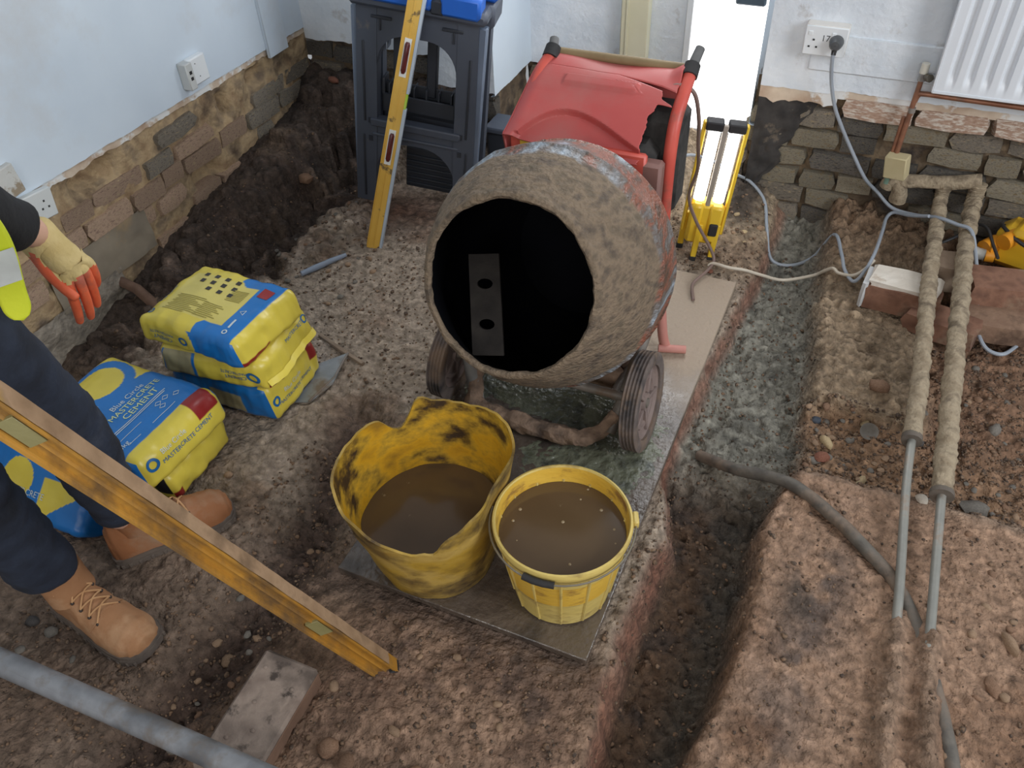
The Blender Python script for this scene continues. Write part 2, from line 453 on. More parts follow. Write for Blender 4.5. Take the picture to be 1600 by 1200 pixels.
a.data.foreach_set('color', np.concatenate([GC, np.ones(GC.shape[:2] + (1,))], -1).reshape(-1).astype(np.float32))
a = fl.attributes.new('wet', 'FLOAT', 'POINT'); a.data.foreach_set('value', GW.reshape(-1).astype(np.float32))
m_soil = mat('soil', [(.48, .46, .44, 1), (1.3, 1.3, 1.3, 1)], scale=42, rough=.9, bump=1.0, bscale=110, attr='soil', detail=10, bdist=.010)
floor = mesh_obj('floor', fl, m_soil); T(floor, kind='structure')
floor['label'] = 'dug up earth floor with broken concrete and a trench'

# ------------------------------------------------------------------ walls
def W(*c): return lin(*c)
m_paint = mat('white_wall_paint', [W(200, 212, 224), W(212, 223, 233)], scale=3, rough=.6, bump=.12, bscale=25, dirt=W(196, 196, 196), dscale=2.2, damt=(.55, .8))
m_paint_rough = mat('white_paint_on_rough_plaster', [W(212, 220, 228), W(232, 237, 242)], scale=9, rough=.7, bump=.6, bscale=55, dirt=W(160, 148, 134), dscale=11, damt=(.61, .80), bdist=.006)
m_under = mat('buff_undercoat_plaster', [W(176, 150, 128), W(214, 198, 178)], scale=14, rough=.85, bump=.4, bscale=50, dirt=W(222, 222, 220), dscale=9, damt=(.5, .56))
m_mortar = mat('buff_lime_mortar', [W(142, 116, 88), W(176, 152, 118), W(120, 104, 88)], scale=12, rough=.95, bump=.9, bscale=60, dirt=W(92, 76, 62), dscale=7, damt=(.52, .68), bdist=.008)
m_mortar_dark = mat('sooty_lime_mortar', [W(84, 70, 56), W(124, 106, 84), W(70, 60, 52)], scale=12, rough=.95, bump=.9, bscale=60, dirt=W(52, 44, 40), dscale=6, damt=(.5, .65), bdist=.008)
m_stoneL = mat('pinkish_buff_brick', [W(158, 132, 112), W(184, 156, 132), W(138, 112, 98)], scale=14, rough=.92, bump=.8, bscale=55, rand=.22, dirt=W(178, 158, 124), dscale=9, damt=(.56, .7), bdist=.006)
m_stoneG = mat('grey_stone', [W(118, 110, 100), W(146, 136, 122), W(98, 90, 82)], scale=14, rough=.9, bump=.8, bscale=60, rand=.25, dirt=W(168, 150, 120), dscale=8, damt=(.55, .68), bdist=.006)
m_brickD = mat('weathered_grey_brick', [W(120, 112, 98), W(152, 142, 122), W(98, 92, 86)], scale=16, rough=.92, bump=.9, bscale=60, rand=.25, dirt=W(140, 120, 86), dscale=8, damt=(.54, .68), bdist=.006)
m_brickB = mat('sooty_dark_brick', [W(78, 74, 70), W(112, 106, 98), W(62, 58, 56)], scale=16, rough=.92, bump=.9, bscale=60, rand=.25, dirt=W(128, 112, 86), dscale=9, damt=(.56, .7), bdist=.006)
m_terra = mat('dusty_red_brick', [W(160, 128, 108), W(188, 160, 140)], scale=16, rough=.9, bump=.4, bscale=60, rand=.1, dirt=W(212, 202, 190), dscale=8, damt=(.46, .62))
m_cream = mat('cream_boxing', [W(214, 208, 178), W(226, 220, 194)], scale=5, rough=.5, bump=.1)

def rough_block(seed, er=.10):
    """a 26-point worn block about one unit in size"""
    rnd = random.Random(seed); vs = {}; 
    for i in (-1, 0, 1):
        for j in (-1, 0, 1):
            for k in (-1, 0, 1):
                if i == j == k == 0: continue
                n = abs(i) + abs(j) + abs(k); q = 1 - (er if n == 3 else er * .35 if n == 2 else 0)
                vs[(i, j, k)] = Vector((i * .5 * q + rnd.uniform(-.04, .04), j * .5 * q + rnd.uniform(-.04, .04), k * .5 * q + rnd.uniform(-.05, .05)))
    keys = list(vs); ix = {k: n for n, k in enumerate(keys)}; fs = []
    for a in range(3):
        o1, o2 = (a + 1) % 3, (a + 2) % 3
        for sg in (-1, 1):
            for p in (-1, 0):
                for r in (-1, 0):
                    q = []
                    for (dp, dr) in ((0, 0), (1, 0), (1, 1), (0, 1)):
                        k = [0, 0, 0]; k[a] = sg; k[o1] = p + dp; k[o2] = r + dr; q.append(ix[tuple(k)])
                    fs.append(q if sg > 0 else q[::-1])
    return [vs[k] for k in keys], fs
BLK = []
for s in range(7):
    b = MB(); b.add(*rough_block(s, .05 + .04 * (s % 3))); BLK.append(b)
BLKM = {}
def block(name, m, c, size, parent, rot=(0, 0, 0), v=None):
    v = random.randrange(7) if v is None else v
    key = (v, m.name)
    if key not in BLKM:
        me = BLK[v].mesh('worn_block', None, True, 50); me.materials.append(m); BLKM[key] = me
    o = bpy.data.objects.new(name, BLKM[key]); COL.objects.link(o); o.location = c; o.scale = size; o.rotation_euler = rot
    if parent: o.parent = parent
    return o

def sheet(mbd, a, b, nrm, z_bot, z_top, th, jag, seed, step=.012, mi=0):
    """a coat of plaster from point a to b (plan), bottom edge ragged, th thick towards nrm"""
    a = Vector((*a, 0)); b = Vector((*b, 0)); L = (b - a).length; n = max(2, int(L / step)); nr = Vector((*nrm, 0))
    vs = []; fs = []
    for i in range(n + 1):
        t = i / n; p = a.lerp(b, t)
        zb = (z_bot(t) if callable(z_bot) else z_bot) + jag * (mnoise.noise((t * L * 9, seed, 0)) + .6 * mnoise.noise((t * L * 31, seed, 3)) + .4 * mnoise.noise((t * L * 90, seed, 5)))
        vs += [p + Vector((0, 0, zb)), p + nr * th * .6 + Vector((0, 0, zb + .001)), p + nr * th + Vector((0, 0, zb + .004)), p + nr * th + Vector((0, 0, zb + .05)), p + nr * th + Vector((0, 0, z_top)), p + Vector((0, 0, z_top))]
    for i in range(n):
        for k in range(5): fs.append([i * 6 + k, (i + 1) * 6 + k, (i + 1) * 6 + k + 1, i * 6 + k + 1])
    mbd.add(vs, fs, mi)
def backing(mbd, a, b, nrm, z0, z1, amp, seed, step=.014, mi=0, holes=()):
    a = Vector((*a, 0)); b = Vector((*b, 0)); nr = Vector((*nrm, 0)); L = (b - a).length
    def fn(i, j):
        p = a.lerp(b, i) + Vector((0, 0, z0 + (z1 - z0) * j)); q = p * 14 + Vector((seed, 0, 0))
        d = sum(dp * math.exp(-(((p - a).xy.length - hs) / hw) ** 4 - ((p.z - hz) / hh) ** 4) for hs, hz, hw, hh, dp in holes)
        return p + nr * (amp * (mnoise.noise(q) + .6 * mnoise.noise(q * 2.7)) - d)
    mbd.grid(fn, max(2, int(L / step)), max(2, int((z1 - z0) / step)), mi)

ZT = 2.3
# left wall: inner face on u = -2.15
w = MB(); sheet(w, (-2.17, -.4), (-2.17, 2.77), (1, 0), lambda t: .462 - .035 * t, ZT, .022, .004, 1)
wall_left = w.build('wall_left', m_paint); T(wall_left, kind='structure'); wall_left['label'] = 'white painted left wall with stripped masonry below the plaster'
w = MB(); sheet(w, (-2.172, -.4), (-2.172, 2.77), (1, 0), lambda t: .437 - .035 * t, .6, .014, .011, 4)
w.build('undercoat', m_under, wall_left)
HL = [(2.00, .372, .085, .032, .07), (2.62, .33, .03, .05, .05), (1.70, .30, .05, .025, .04), (2.45, .14, .06, .04, .06), (2.83, .36, .05, .03, .05)]
w = MB(); backing(w, (-2.166, -.4), (-2.166, 2.77), (1, 0), -.3, .46, .010, 3, holes=HL); w.build('mortar_bed', m_mortar, wall_left)
rnd = random.Random(21)
z = .405
for ci in range(6):
    h = rnd.choice([.062, .07, .08]); v = .82 + rnd.uniform(-.08, .08)
    while v < 2.72:
        l = rnd.uniform(.13, .25) if rnd.random() < .75 else rnd.uniform(.08, .13)
        cz = z - h / 2 - .03 * (v / 2.75) + rnd.uniform(-.006, .006)
        gap = rnd.random()
        if any(abs(v + l / 2 + .4 - hs) < hw + l * .35 and abs(cz - hz) < .05 for hs, hz, hw, hh, dp in HL): gap = 0
        if gap > .09 and not (ci >= 3 and 1.25 < v < 1.75 and rnd.random() < .85):
            m = m_stoneL if rnd.random() < (.86 if v < 2.2 else .6) else m_stoneG
            block('brick', m, (-2.184 + rnd.uniform(-.006, .008), v + l / 2, cz), (.06, l - .008, h - .007), wall_left, (rnd.uniform(-.04, .04), rnd.uniform(-.05, .05), rnd.uniform(-.05, .05)))
        v += l
    z -= h
# smooth render patch low on the left wall
m_render = mat('grey_cement_render', [W(122, 112, 98), W(146, 134, 116)], scale=8, rough=.9, bump=.25, bscale=40, dirt=W(160, 136, 104), dscale=6, damt=(.55, .7))
w = MB(); backing(w, (-2.152, 1.3), (-2.152, 1.72), (1, 0), .05, .20, .006, 9); w.build('render_patch', m_render, wall_left)
w = MB(); backing(w, (-2.15, 1.05), (-2.15, 1.55), (1, 0), -.12, .07, .012, 12); w.build('render_patch', mat('grey_rubble_concrete', [W(118, 110, 100), W(160, 150, 136)], scale=30, rough=.95, bump=1.0, bscale=70, bdist=.008), wall_left)
# a shallow pipe boxing in the far corner of the left wall
w = MB(); w.box(-2.15, -2.135, 2.50, 2.62, .40, ZT, .003); w.build('trim_2', m_paint); T(bpy.data.objects['trim_2'], kind='structure')

# back wall, left part, pier and the reveal of the recess
w = MB()
sheet(w, (-2.15, 2.77), (-1.56, 2.77), (0, -1), .385, ZT, .02, .008, 31)
sheet(w, (-1.56, 2.775), (-1.318, 2.775), (0, -1), .275, ZT, .035, .008, 33)
wall_back = w.build('wall_back', m_paint_rough); T(wall_back, kind='structure'); wall_back['label'] = 'white painted back wall left of the door recess'
w = MB(); sheet(w, (-1.335, 2.74), (-1.335, 3.1), (1, 0), .265, ZT, .017, .004, 35); w.build('reveal', m_paint, wall_back)
w = MB(); backing(w, (-2.17, 2.79), (-1.34, 2.79), (0, -1), -.2, .42, .014, 36)
backing(w, (-1.345, 2.78), (-1.345, 3.12), (1, 0), -.2, .3, .012, 37); w.build('mortar_bed', m_mortar_dark, wall_back)
def courses(parent, axis, fixed, x0, x1, ztop, zbot, mats, seed, depth=.06, miss=.1, proud=.0, hs=(.06, .07, .076), ls=(.12, .22)):
    rnd = random.Random(seed); z = ztop
    while z > zbot:
        h = rnd.choice(hs); x = x0 + rnd.uniform(-.06, 0)
        while x < x1:
            l = min(rnd.uniform(*ls), x1 - x + .03)
            if rnd.random() > miss and l > .04:
                c = [0, 0, z - h / 2 + rnd.uniform(-.005, .005)]; sz = [0, 0, h - .010]
                if axis == 'u': c[0] = x + l / 2; c[1] = fixed - proud + rnd.uniform(-.006, .006); sz[0] = l - .009; sz[1] = depth
                else: c[1] = x + l / 2; c[0] = fixed + proud + rnd.uniform(-.006, .006); sz[1] = l - .012; sz[0] = depth
                block('brick', rnd.choice(mats), c, sz, parent, (rnd.uniform(-.03, .03), rnd.uniform(-.04, .04), rnd.uniform(-.05, .05)))
            x += l
        z -= h
courses(wall_back, 'u', 2.80, -2.14, -1.36, .37, .12, [m_brickB, m_stoneG, m_brickB], 5, hs=(.08, .09, .07), ls=(.1, .2))
# recess wall behind the mixer
w = MB(); sheet(w, (-1.335, 3.12), (-.68, 3.12), (0, -1), .262, ZT, .02, .006, 41)
wall_recess = w.build('wall_recess', m_paint_rough); T(wall_recess, kind='structure'); wall_recess['label'] = 'speckled white wall at the back of the recess'
w = MB(); backing(w, (-1.35, 3.14), (-.2, 3.14), (0, -1), -.2, .3, .014, 42); w.build('mortar_bed', m_mortar_dark, wall_recess)
courses(wall_recess, 'u', 3.15, -1.33, -.72, .25, .06, [m_brickB, m_brickD], 6)
# right part of the back wall
w = MB(); sheet(w, (-.355, 2.772), (1.5, 2.772), (0, -1), lambda t: .452 if t > .12 else .44, ZT, .022, .006, 51)
wall_right = w.build('wall_right', m_paint_rough); T(wall_right, kind='structure'); wall_right['label'] = 'white painted back wall right of the door'
w = MB(); sheet(w, (-.355, 3.1), (-.355, 2.752), (-1, 0), .3, ZT, .017, .004, 52); w.build('reveal', m_paint, wall_right)
w = MB(); sheet(w, (-.355, 2.774), (-.11, 2.774), (0, -1), .40, .5, .020, .014, 53); sheet(w, (-.11, 2.774), (1.5, 2.774), (0, -1), .425, .47, .019, .004, 54); w.build('undercoat', m_under, wall_right)
w = MB(); backing(w, (-.37, 2.795), (1.5, 2.795), (0, -1), -.25, .46, .014, 55)
backing(w, (-.37, 3.14), (-.37, 2.79), (-1, 0), -.25, .46, .012, 57); w.build('mortar_bed', m_mortar_dark, wall_right)
x = -.09                                                       # the flush course of red brick under the plaster
for l in (.22, .215, .22, .21, .22, .22):
    block('brick', m_terra, (x + l / 2, 2.782, .405), (l - .006, .07, .062), wall_right, (0, 0, 0)); x += l
courses(wall_right, 'u', 2.804, -.34, 1.25, .378, .0, [m_brickD, m_brickD, m_brickB, m_stoneG], 8, depth=.07, miss=.08, hs=(.07, .073, .076), ls=(.10, .21))
w = MB(); w.box(-.22, 1.5, 2.742, 2.755, .515, .628, .004); bb = w.build('baseboard_back', m_paint_rough); T(bb, kind='structure')
m_black = mat('blackish_wall_patch', [W(40, 38, 38), W(66, 62, 60)], scale=20, rough=.85, bump=.6, bscale=70, dirt=W(108, 96, 82), dscale=14, damt=(.58, .68))
w = MB()
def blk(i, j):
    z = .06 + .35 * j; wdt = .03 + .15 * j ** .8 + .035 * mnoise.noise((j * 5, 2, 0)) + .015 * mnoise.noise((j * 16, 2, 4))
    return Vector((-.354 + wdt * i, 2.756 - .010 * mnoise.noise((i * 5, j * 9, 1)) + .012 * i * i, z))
w.grid(blk, 12, 24); w.build('dark_corner_patch', m_black, wall_right)  # blackish patch on the wall corner, narrowing towards the bottom

# boxing in the recess, and the bright glazed door
w = MB(); w.box(-.935, -.832, 3.05, 3.1, .28, ZT, .004); w.box(-.915, -.905, 3.045, 3.051, .28, ZT, .002)
t1 = w.build('trim_1', m_cream); T(t1, kind='structure')
m_pane = mat('daylit_frosted_glass', [(1, 1, 1, 1)], rough=.4, bump=0, emit=2.6)
m_white = mat('white_gloss_paint', [W(226, 230, 233), W(236, 239, 240)], scale=4, rough=.4, bump=.05)
w = MB(); w.box(-.70, -.675, 3.08, 3.13, .09, 2.1, .003); w.box(-.40, -.356, 3.08, 3.13, .09, 2.1, .003); w.box(-.70, -.356, 3.075, 3.13, .06, .10, .003); w.box(-.70, -.356, 3.08, 3.13, 2.08, 2.12, .003)
door = w.build('door_1', m_white); T(door, kind='structure'); door['label'] = 'narrow white door with a blown-out daylit pane'
w = MB(); w.box(-.675, -.40, 3.10, 3.112, .10, 2.08, .0); w.build('pane', m_pane, door)
w = MB(); w.box(-.53, -.425, 3.07, 3.10, .575, .64, .006); w.build('letter_plate', mat('dark_blue_grey_metal', [W(60, 76, 88), W(84, 100, 112)], scale=6, rough=.5), door)
# ------------------------------------------------------------------ board under the mixer
def board_mat():
    m = mat('muddy_plywood', [W(74, 64, 57), W(98, 86, 76), W(62, 54, 49)], spec=.9, scale=9, rough=.12, bump=1.0, bscale=70, rough2=.42, bdist=.004)
    nt = m.node_tree; N = nt.nodes; L = nt.links; b = N['Principled BSDF']
    tc = N.new('ShaderNodeTexCoord'); sp = N.new('ShaderNodeSeparateXYZ'); L.new(tc.outputs['Object'], sp.inputs[0])
    nz = N.new('ShaderNodeTexNoise'); nz.inputs['Scale'].default_value = 9; nz.inputs['Detail'].default_value = 6
    L.new(tc.outputs['Object'], nz.inputs['Vector'])
    ad = N.new('ShaderNodeMath'); ad.operation = 'MULTIPLY_ADD'; ad.inputs[1].default_value = .35; L.new(nz.outputs['Fac'], ad.inputs[0]); L.new(sp.outputs['Y'], ad.inputs[2])
    mr = N.new('ShaderNodeMapRange'); mr.inputs['From Min'].default_value = .95; mr.inputs['From Max'].default_value = 1.16; L.new(ad.outputs[0], mr.inputs[0])
    mx = N.new('ShaderNodeMix'); mx.data_type = 'RGBA'; old = b.inputs['Base Color'].links[0].from_socket
    L.new(mr.outputs[0], mx.inputs[0]); L.new(old, mx.inputs[6]); mx.inputs[7].default_value = W(164, 146, 127)
    L.new(mx.outputs[2], b.inputs['Base Color'])
    ro = b.inputs['Roughness'].links[0].from_socket; mm = N.new('ShaderNodeMath'); mm.operation = 'MAXIMUM'
    ms = N.new('ShaderNodeMath'); ms.operation = 'MULTIPLY'; ms.inputs[1].default_value = .8; L.new(mr.outputs[0], ms.inputs[0])
    L.new(ro, mm.inputs[0]); L.new(ms.outputs[0], mm.inputs[1]); L.new(mm.outputs[0], b.inputs['Roughness'])
    return m
w = MB(); w.box(-.876, -.262, .843, 2.27, -.018, 0, .002)
bd = w.build('plywood_sheet', board_mat(), off=(-.57, .845, -.018))
bd.data.materials[0] = MATS['muddy_plywood']
T(bd, 'long thin mud-caked board lying on the ground under the cement mixer and buckets', 'board')
# spilled slurry on it
su = np.linspace(-.868, -.27, 200); sv = np.linspace(1.12, 1.86, 240); SU, SV = np.meshgrid(su, sv, indexing='ij')
nn = fbm(SU, SV, .12, 71); n2 = fbm(SU, SV, .03, 72); n3 = vnoise(SU, SV, .009, 73)
hm = .9 * np.exp(-((SU + .60) / .2) ** 2 - ((SV - 1.60) / .15) ** 2) + .75 * np.exp(-((SU + .36) / .10) ** 2 - ((SV - 1.42) / .12) ** 2) + .5 * np.exp(-((SU + .82) / .06) ** 2 - ((SV - 1.6) / .2) ** 2) + .45 * np.exp(-((SU + .52) / .16) ** 2 - ((SV - 1.32) / .08) ** 2)
hz = (hm - .34 + .28 * nn + .1 * n2) * .016 + .0022 * n2 * (hm > .3) + .0012 * n3
me = heightfield('spilled_slurry', SU, SV, np.maximum(hz, -.002), keep=hz > -.0005)
m_slurry = mat('wet_grey_green_slurry', [W(92, 94, 78), W(116, 118, 100), W(70, 72, 64)], spec=1.0, scale=16, rough=.10, bump=.9, bscale=50, rough2=.22, bdist=.010)
o = mesh_obj('spilled_slurry', me, m_slurry); T(o, 'glossy grey-green wet cement slurry spilled on the board under the mixer', 'slurry', kind='stuff')

# ------------------------------------------------------------------ cement mixer
MX = (-.616, 1.6, 0)
mixer = empty('cement_mixer', MX, 'cement mixer with mud-crusted drum and torn red motor cover standing on the board', 'cement mixer')
A22 = R(22.4)
ax = Vector((0, -math.cos(A22), math.sin(A22))); e1 = Vector((1, 0, 0)); e2 = Vector((0, math.sin(A22), math.cos(A22)))
C0 = Vector((-.616, 1.295, .558))
DR = Matrix(((e1.x, e2.x, ax.x, C0.x), (e1.y, e2.y, ax.y, C0.y), (e1.z, e2.z, ax.z, C0.z), (0, 0, 0, 1)))    # +Z out of the mouth
def drum_mat():
    m = mat('mud_crusted_drum', [W(104, 91, 75), W(132, 114, 94), W(94, 82, 70)], scale=26, rough=.85, bump=1.0, bscale=90, dirt=W(84, 72, 62), dscale=18, damt=(.54, .72), bdist=.009, stretch=(1, 1, 1.6))
    nt = m.node_tree; N = nt.nodes; L = nt.links; b = N['Principled BSDF']
    at = N.new('ShaderNodeAttribute'); at.attribute_name = 'belt'
    tc = N.new('ShaderNodeTexCoord'); mp = N.new('ShaderNodeMapping'); mp.inputs['Scale'].default_value = (6, 2.2, 9); mp.inputs['Rotation'].default_value = (0.3, 0.4, 0)
    nz = N.new('ShaderNodeTexNoise'); nz.inputs['Scale'].default_value = 1.6; nz.inputs['Detail'].default_value = 7; nz.inputs['Roughness'].default_value = .65
    L.new(tc.outputs['Object'], mp.inputs[0]); L.new(mp.outputs[0], nz.inputs['Vector'])
    rp = N.new('ShaderNodeValToRGB'); E = rp.color_ramp.elements
    E[0].position = .36; E[0].color = W(96, 76, 64); E[1].position = .66; E[1].color = W(172, 186, 200)
    for p, c in ((.44, W(150, 92, 72)), (.5, W(106, 92, 82)), (.57, W(124, 122, 122))):
        e = E.new(p); e.color = c
    L.new(nz.outputs['Fac'], rp.inputs[0])
    mx = N.new('ShaderNodeMix'); mx.data_type = 'RGBA'; old = b.inputs['Base Color'].links[0].from_socket
    L.new(at.outputs['Fac'], mx.inputs[0]); L.new(old, mx.inputs[6]); L.new(rp.outputs[0], mx.inputs[7]); L.new(mx.outputs[2], b.inputs['Base Color'])
    mr = N.new('ShaderNodeMapRange'); mr.inputs['To Min'].default_value = .88; mr.inputs['To Max'].default_value = .34; L.new(at.outputs['Fac'], mr.inputs[0]); L.new(mr.outputs[0], b.inputs['Roughness'])
    return m
m_drum = drum_mat()
w = MB(); w.X = DR
prof = [(.190, -.012), (.188, -.002), (.193, .004), (.201, .002), (.206, -.006), (.210, -.02)]
prof += [(.212 + (.284 - .212) * t + .008 * math.sin(math.pi * t), -.02 - .18 * t) for t in [i / 14 for i in range(1, 15)]]
prof += [(.289, -.203), (.290, -.210), (.287, -.214), (.287, -.24), (.287, -.28), (.287, -.325), (.291, -.33), (.289, -.338), (.280, -.36), (.262, -.40), (.236, -.45), (.21, -.50), (.19, -.53), (.12, -.545), (.001, -.55)]
pr2 = []
for i in range(len(prof) - 1):
    pr2.append(prof[i])
pr2.append(prof[-1])
def crust(p, a):
    k = .0045 if p.z > -.205 else .002
    q = Vector((p.x, p.y, p.z)) * 13
    d = mnoise.noise(q) + .7 * mnoise.noise(q * 2.6) + .5 * mnoise.noise(q * 6)
    r = Vector((p.x, p.y, 0)); 
    if r.length > .15: p = p + r.normalized() * k * d
    return p
w.lathe(pr2, 128, fn=crust)
drum = w.build('drum', m_drum, mixer, angle=60)
at = drum.data.attributes.new('belt', 'FLOAT', 'POINT')
inv = DR.inverted(); vals = []
for vtx in drum.data.vertices:
    p = inv @ (vtx.co + Vector(MX)); a = math.atan2(p.y, p.x)
    q = mnoise.noise((p.x * 9, p.y * 9, p.z * 9)) * .03
    vals.append(1.0 if p.z < -.185 + q - .03 * math.cos(a * 2) else 0.0)
at.data.foreach_set('value', vals)
m_in = mat('dark_drum_inside', [W(7, 8, 12), W(11, 12, 17)], scale=6, spec=.08, rough=.85, bump=.2, bscale=30)  # near-black colour carries the shade inside the drum
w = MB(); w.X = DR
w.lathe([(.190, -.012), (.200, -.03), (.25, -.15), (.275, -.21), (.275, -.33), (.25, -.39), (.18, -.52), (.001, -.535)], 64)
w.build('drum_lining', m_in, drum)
# mixing blade with two holes
def holed_strip(P, wd, th, holes, n=16):
    """P(x, y) -> point; strip along y from 0..1 with square cells, the cells in holes get a round hole"""
    b = MB(); cells = len(holes)
    for side in (0, 1):
        for i, hl in enumerate(holes):
            y0, y1 = i / cells, (i + 1) / cells
            if not hl:
                b.add([P(-1, y0, side), P(1, y0, side), P(1, y1, side), P(-1, y1, side)], [[0, 1, 2, 3]]); continue
            sq = []; ci = []
            for k in range(n):
                a = 2 * math.pi * k / n; c, s_ = math.cos(a), math.sin(a); q = 1 / max(abs(c), abs(s_))
                sq.append(P(c * q, (y0 + y1) / 2 + s_ * q * (y1 - y0) / 2, side)); ci.append(P(c * .52, (y0 + y1) / 2 + s_ * .52 * (y1 - y0) / 2 * 1.0, side))
            b.add(sq + ci, [[k, (k + 1) % n, n + (k + 1) % n, n + k] for k in range(n)])
            if side == 0:
                ci2 = [P(math.cos(2 * math.pi * k / n) * .52, (y0 + y1) / 2 + math.sin(2 * math.pi * k / n) * .52 * (y1 - y0) / 2, 1) for k in range(n)]
                b.add(ci + ci2, [[k, n + k, n + (k + 1) % n, (k + 1) % n] for k in range(n)])
    b.add([P(-1, 0, 0), P(-1, 1, 0), P(-1, 1, 1), P(-1, 0, 1), P(1, 0, 0), P(1, 1, 0), P(1, 1, 1), P(1, 0, 1)], [[0, 1, 2, 3], [4, 7, 6, 5], [0, 3, 7, 4], [1, 5, 6, 2]])
    return b
def bladeP(x, y, s):
    a = Vector((-.058, -.190, -.075)); c = Vector((-.150, .01, -.20)); p = a.lerp(c, y)
    wv = Vector((.98, .2, -.12)).normalized() * .038
    return DR @ (p + wv * x + Vector((.06, .05, 1)).normalized() * (-.006 * s))
w = holed_strip(bladeP, .04, .006, [0, 1, 0, 1, 0][::1])
w.build('mixing_blade', mat('scraped_steel_blade', [W(44, 41, 40), W(58, 54, 51)], spec=.15, scale=20, rough=.7, bump=.4, bscale=60), drum)

# frame
m_redp = mat('chipped_red_paint', [W(196, 78, 66), W(214, 96, 82)], scale=10, rough=.42, bump=.15, bscale=40, dirt=W(128, 92, 78), dscale=9, damt=(.58, .72))
m_redc = mat('faded_red_plastic', [W(178, 72, 70), W(192, 88, 84)], scale=5, rough=.5, bump=.12, bscale=26, dirt=W(176, 108, 102), dscale=4, damt=(.45, .7))
m_blk = mat('black_rubber', [W(34, 34, 36), W(52, 50, 50)], scale=14, rough=.75, bump=.3, bscale=60)
m_crust = mat('dried_mortar_crust', [W(120, 98, 82), W(156, 130, 110), W(98, 82, 72)], scale=18, rough=.93, bump=.9, bscale=70, bdist=.006)
m_gal = mat('mud_splashed_steel', [W(96, 88, 80), W(130, 122, 114)], scale=16, rough=.5, bump=.5, bscale=60, dirt=W(110, 92, 76), dscale=10, damt=(.5, .62))
for sx in (1, -1):
    x0 = -.616 + sx * .186; dx = sx * .002
    w = MB(); pts = spline([(x0 + dx * 3, 1.50, .128), (x0 + dx * 3, 1.70, .10), (x0 + dx * 2, 1.84, .16), (x0 + dx, 1.872, .34), (x0, 1.872, .52), (x0, 1.874, .62), (x0, 1.895, .69), (x0 + dx, 1.94, .737), (x0 + dx + (.012 if sx < 0 else 0), 2.0, .776)], 6)
    w.tube(pts[18:], .0165, 12); tb = w.build('frame_tube', m_redp, mixer)
    w = MB(); w.tube(pts[:19], .0165, 12); w.build('chassis_tube', m_gal, mixer)
    gx = x0 + dx + (.012 if sx < 0 else 0); gl_ = 1.0 if sx > 0 else .55
    w = MB(); w.tube([(gx, 1.985, .768), (gx, 2.012, .786)], [.021, .020], 12)
    w.tube([(gx, 2.008, .783), (gx + .006 * sx, 2.008 + .044 * gl_, .783 + .029 * gl_)], [.0135, .012], 12, mi=1)
    w.build('handle_grip', [m_blk, mat('dusty_grey_rubber', [W(112, 112, 112), W(92, 92, 92)], scale=9, rough=.7)], mixer)
w = MB(); w.tube([(-.80, 2.02, .772), (-.43, 2.02, .772)], .012, 12); w.build('handle_bar', mat('olive_brown_bar', [W(128, 108, 76), W(146, 126, 92)], scale=10, rough=.7, bump=.2), mixer)
w = MB(); w.tube(spline([(-.43, 1.85, .30), (-.415, 1.86, .20), (-.395, 1.86, .06), (-.385, 1.865, .018)], 5), .015, 10)
w.tube([(-.40, 1.845, .018), (-.325, 1.87, .015)], .012, 10); w.build('rear_leg', mat('pale_red_paint', [W(196, 128, 116), W(206, 150, 138)], scale=8, rough=.6, bump=.2), mixer)
w = MB(); w.tube(spline([(-.81, 1.85, .30), (-.82, 1.86, .20), (-.835, 1.86, .06), (-.84, 1.86, .015)], 5), .015, 10); w.build('rear_leg', m_redp, mixer)
# axle with wheels
w = MB(); w.tube([(-.90, 1.5, .13), (-.335, 1.5, .13)], .013, 10); w.build('axle', m_gal, mixer)
m_tyre = mat('muddy_tyre', [W(84, 76, 74), W(112, 100, 94), W(62, 58, 58)], scale=14, rough=.8, bump=.6, bscale=70, dirt=W(124, 104, 88), dscale=8, damt=(.5, .62))
m_hub = mat('dusty_wheel_disc', [W(120, 104, 100), W(144, 126, 118)], scale=12, rough=.75, bump=.4, bscale=60)
def wheel(cx, sx):
    X = frame((cx, 1.5, .131), (0, 1, 0), (0, .06, 1))
    X = Matrix.Translation((cx, 1.5, .131)) @ Matrix.Rotation(R(-5 * sx), 4, 'Y') @ Matrix.Rotation(R(90), 4, 'Y')
    b = MB(); b.X = X
    pr = [(.098, -.02), (.112, -.022)]
    for k in range(5):
        z = -.018 + .009 * k; pr += [(.128, z - .0032), (.131, z - .001), (.131, z + .001), (.128, z + .0032)]
    pr += [(.112, .022), (.098, .02)]
    b.lathe(pr, 40, close=True)
    wh = b.build('wheel', m_tyre, mixer)
    b = MB(); b.X = X
    b.lathe([(.001, .012), (.024, .014), (.026, .006), (.06, .004), (.064, .010), (.072, .010), (.076, .004), (.092, .006), (.1, .016), (.1, -.016), (.092, -.006), (.03, -.006), (.026, -.014), (.001, -.012)], 40)
    hb = b.build('wheel_disc', m_hub, wh)
    b = MB(); b.X = X
    for k in range(5):
        a = 2 * math.pi * k / 5; b2 = Matrix.Rotation(a, 3, 'Z')
        b.box(.026, .094, -.006, .006, .003, .013, .002) if k == 0 else b.add([b2 @ p for p in SPK[0]], SPK[1])
        if k == 0:
            t = MB(); t.box(.026, .094, -.006, .006, .003, .013, .002); SPK[:] = [[Vector(p) for p in t.v], t.f]
    b.build('wheel_rib', m_hub, wh)
SPK = [None, None]
wheel(-.352, 1); wheel(-.885, -1)
w = MB(); P = spline([(-.80, 1.50, .13), (-.805, 1.45, .06), (-.785, 1.42, .034), (-.70, 1.415, .032), (-.60, 1.405, .032), (-.50, 1.405, .034), (-.445, 1.43, .044), (-.41, 1.475, .09)], 9)
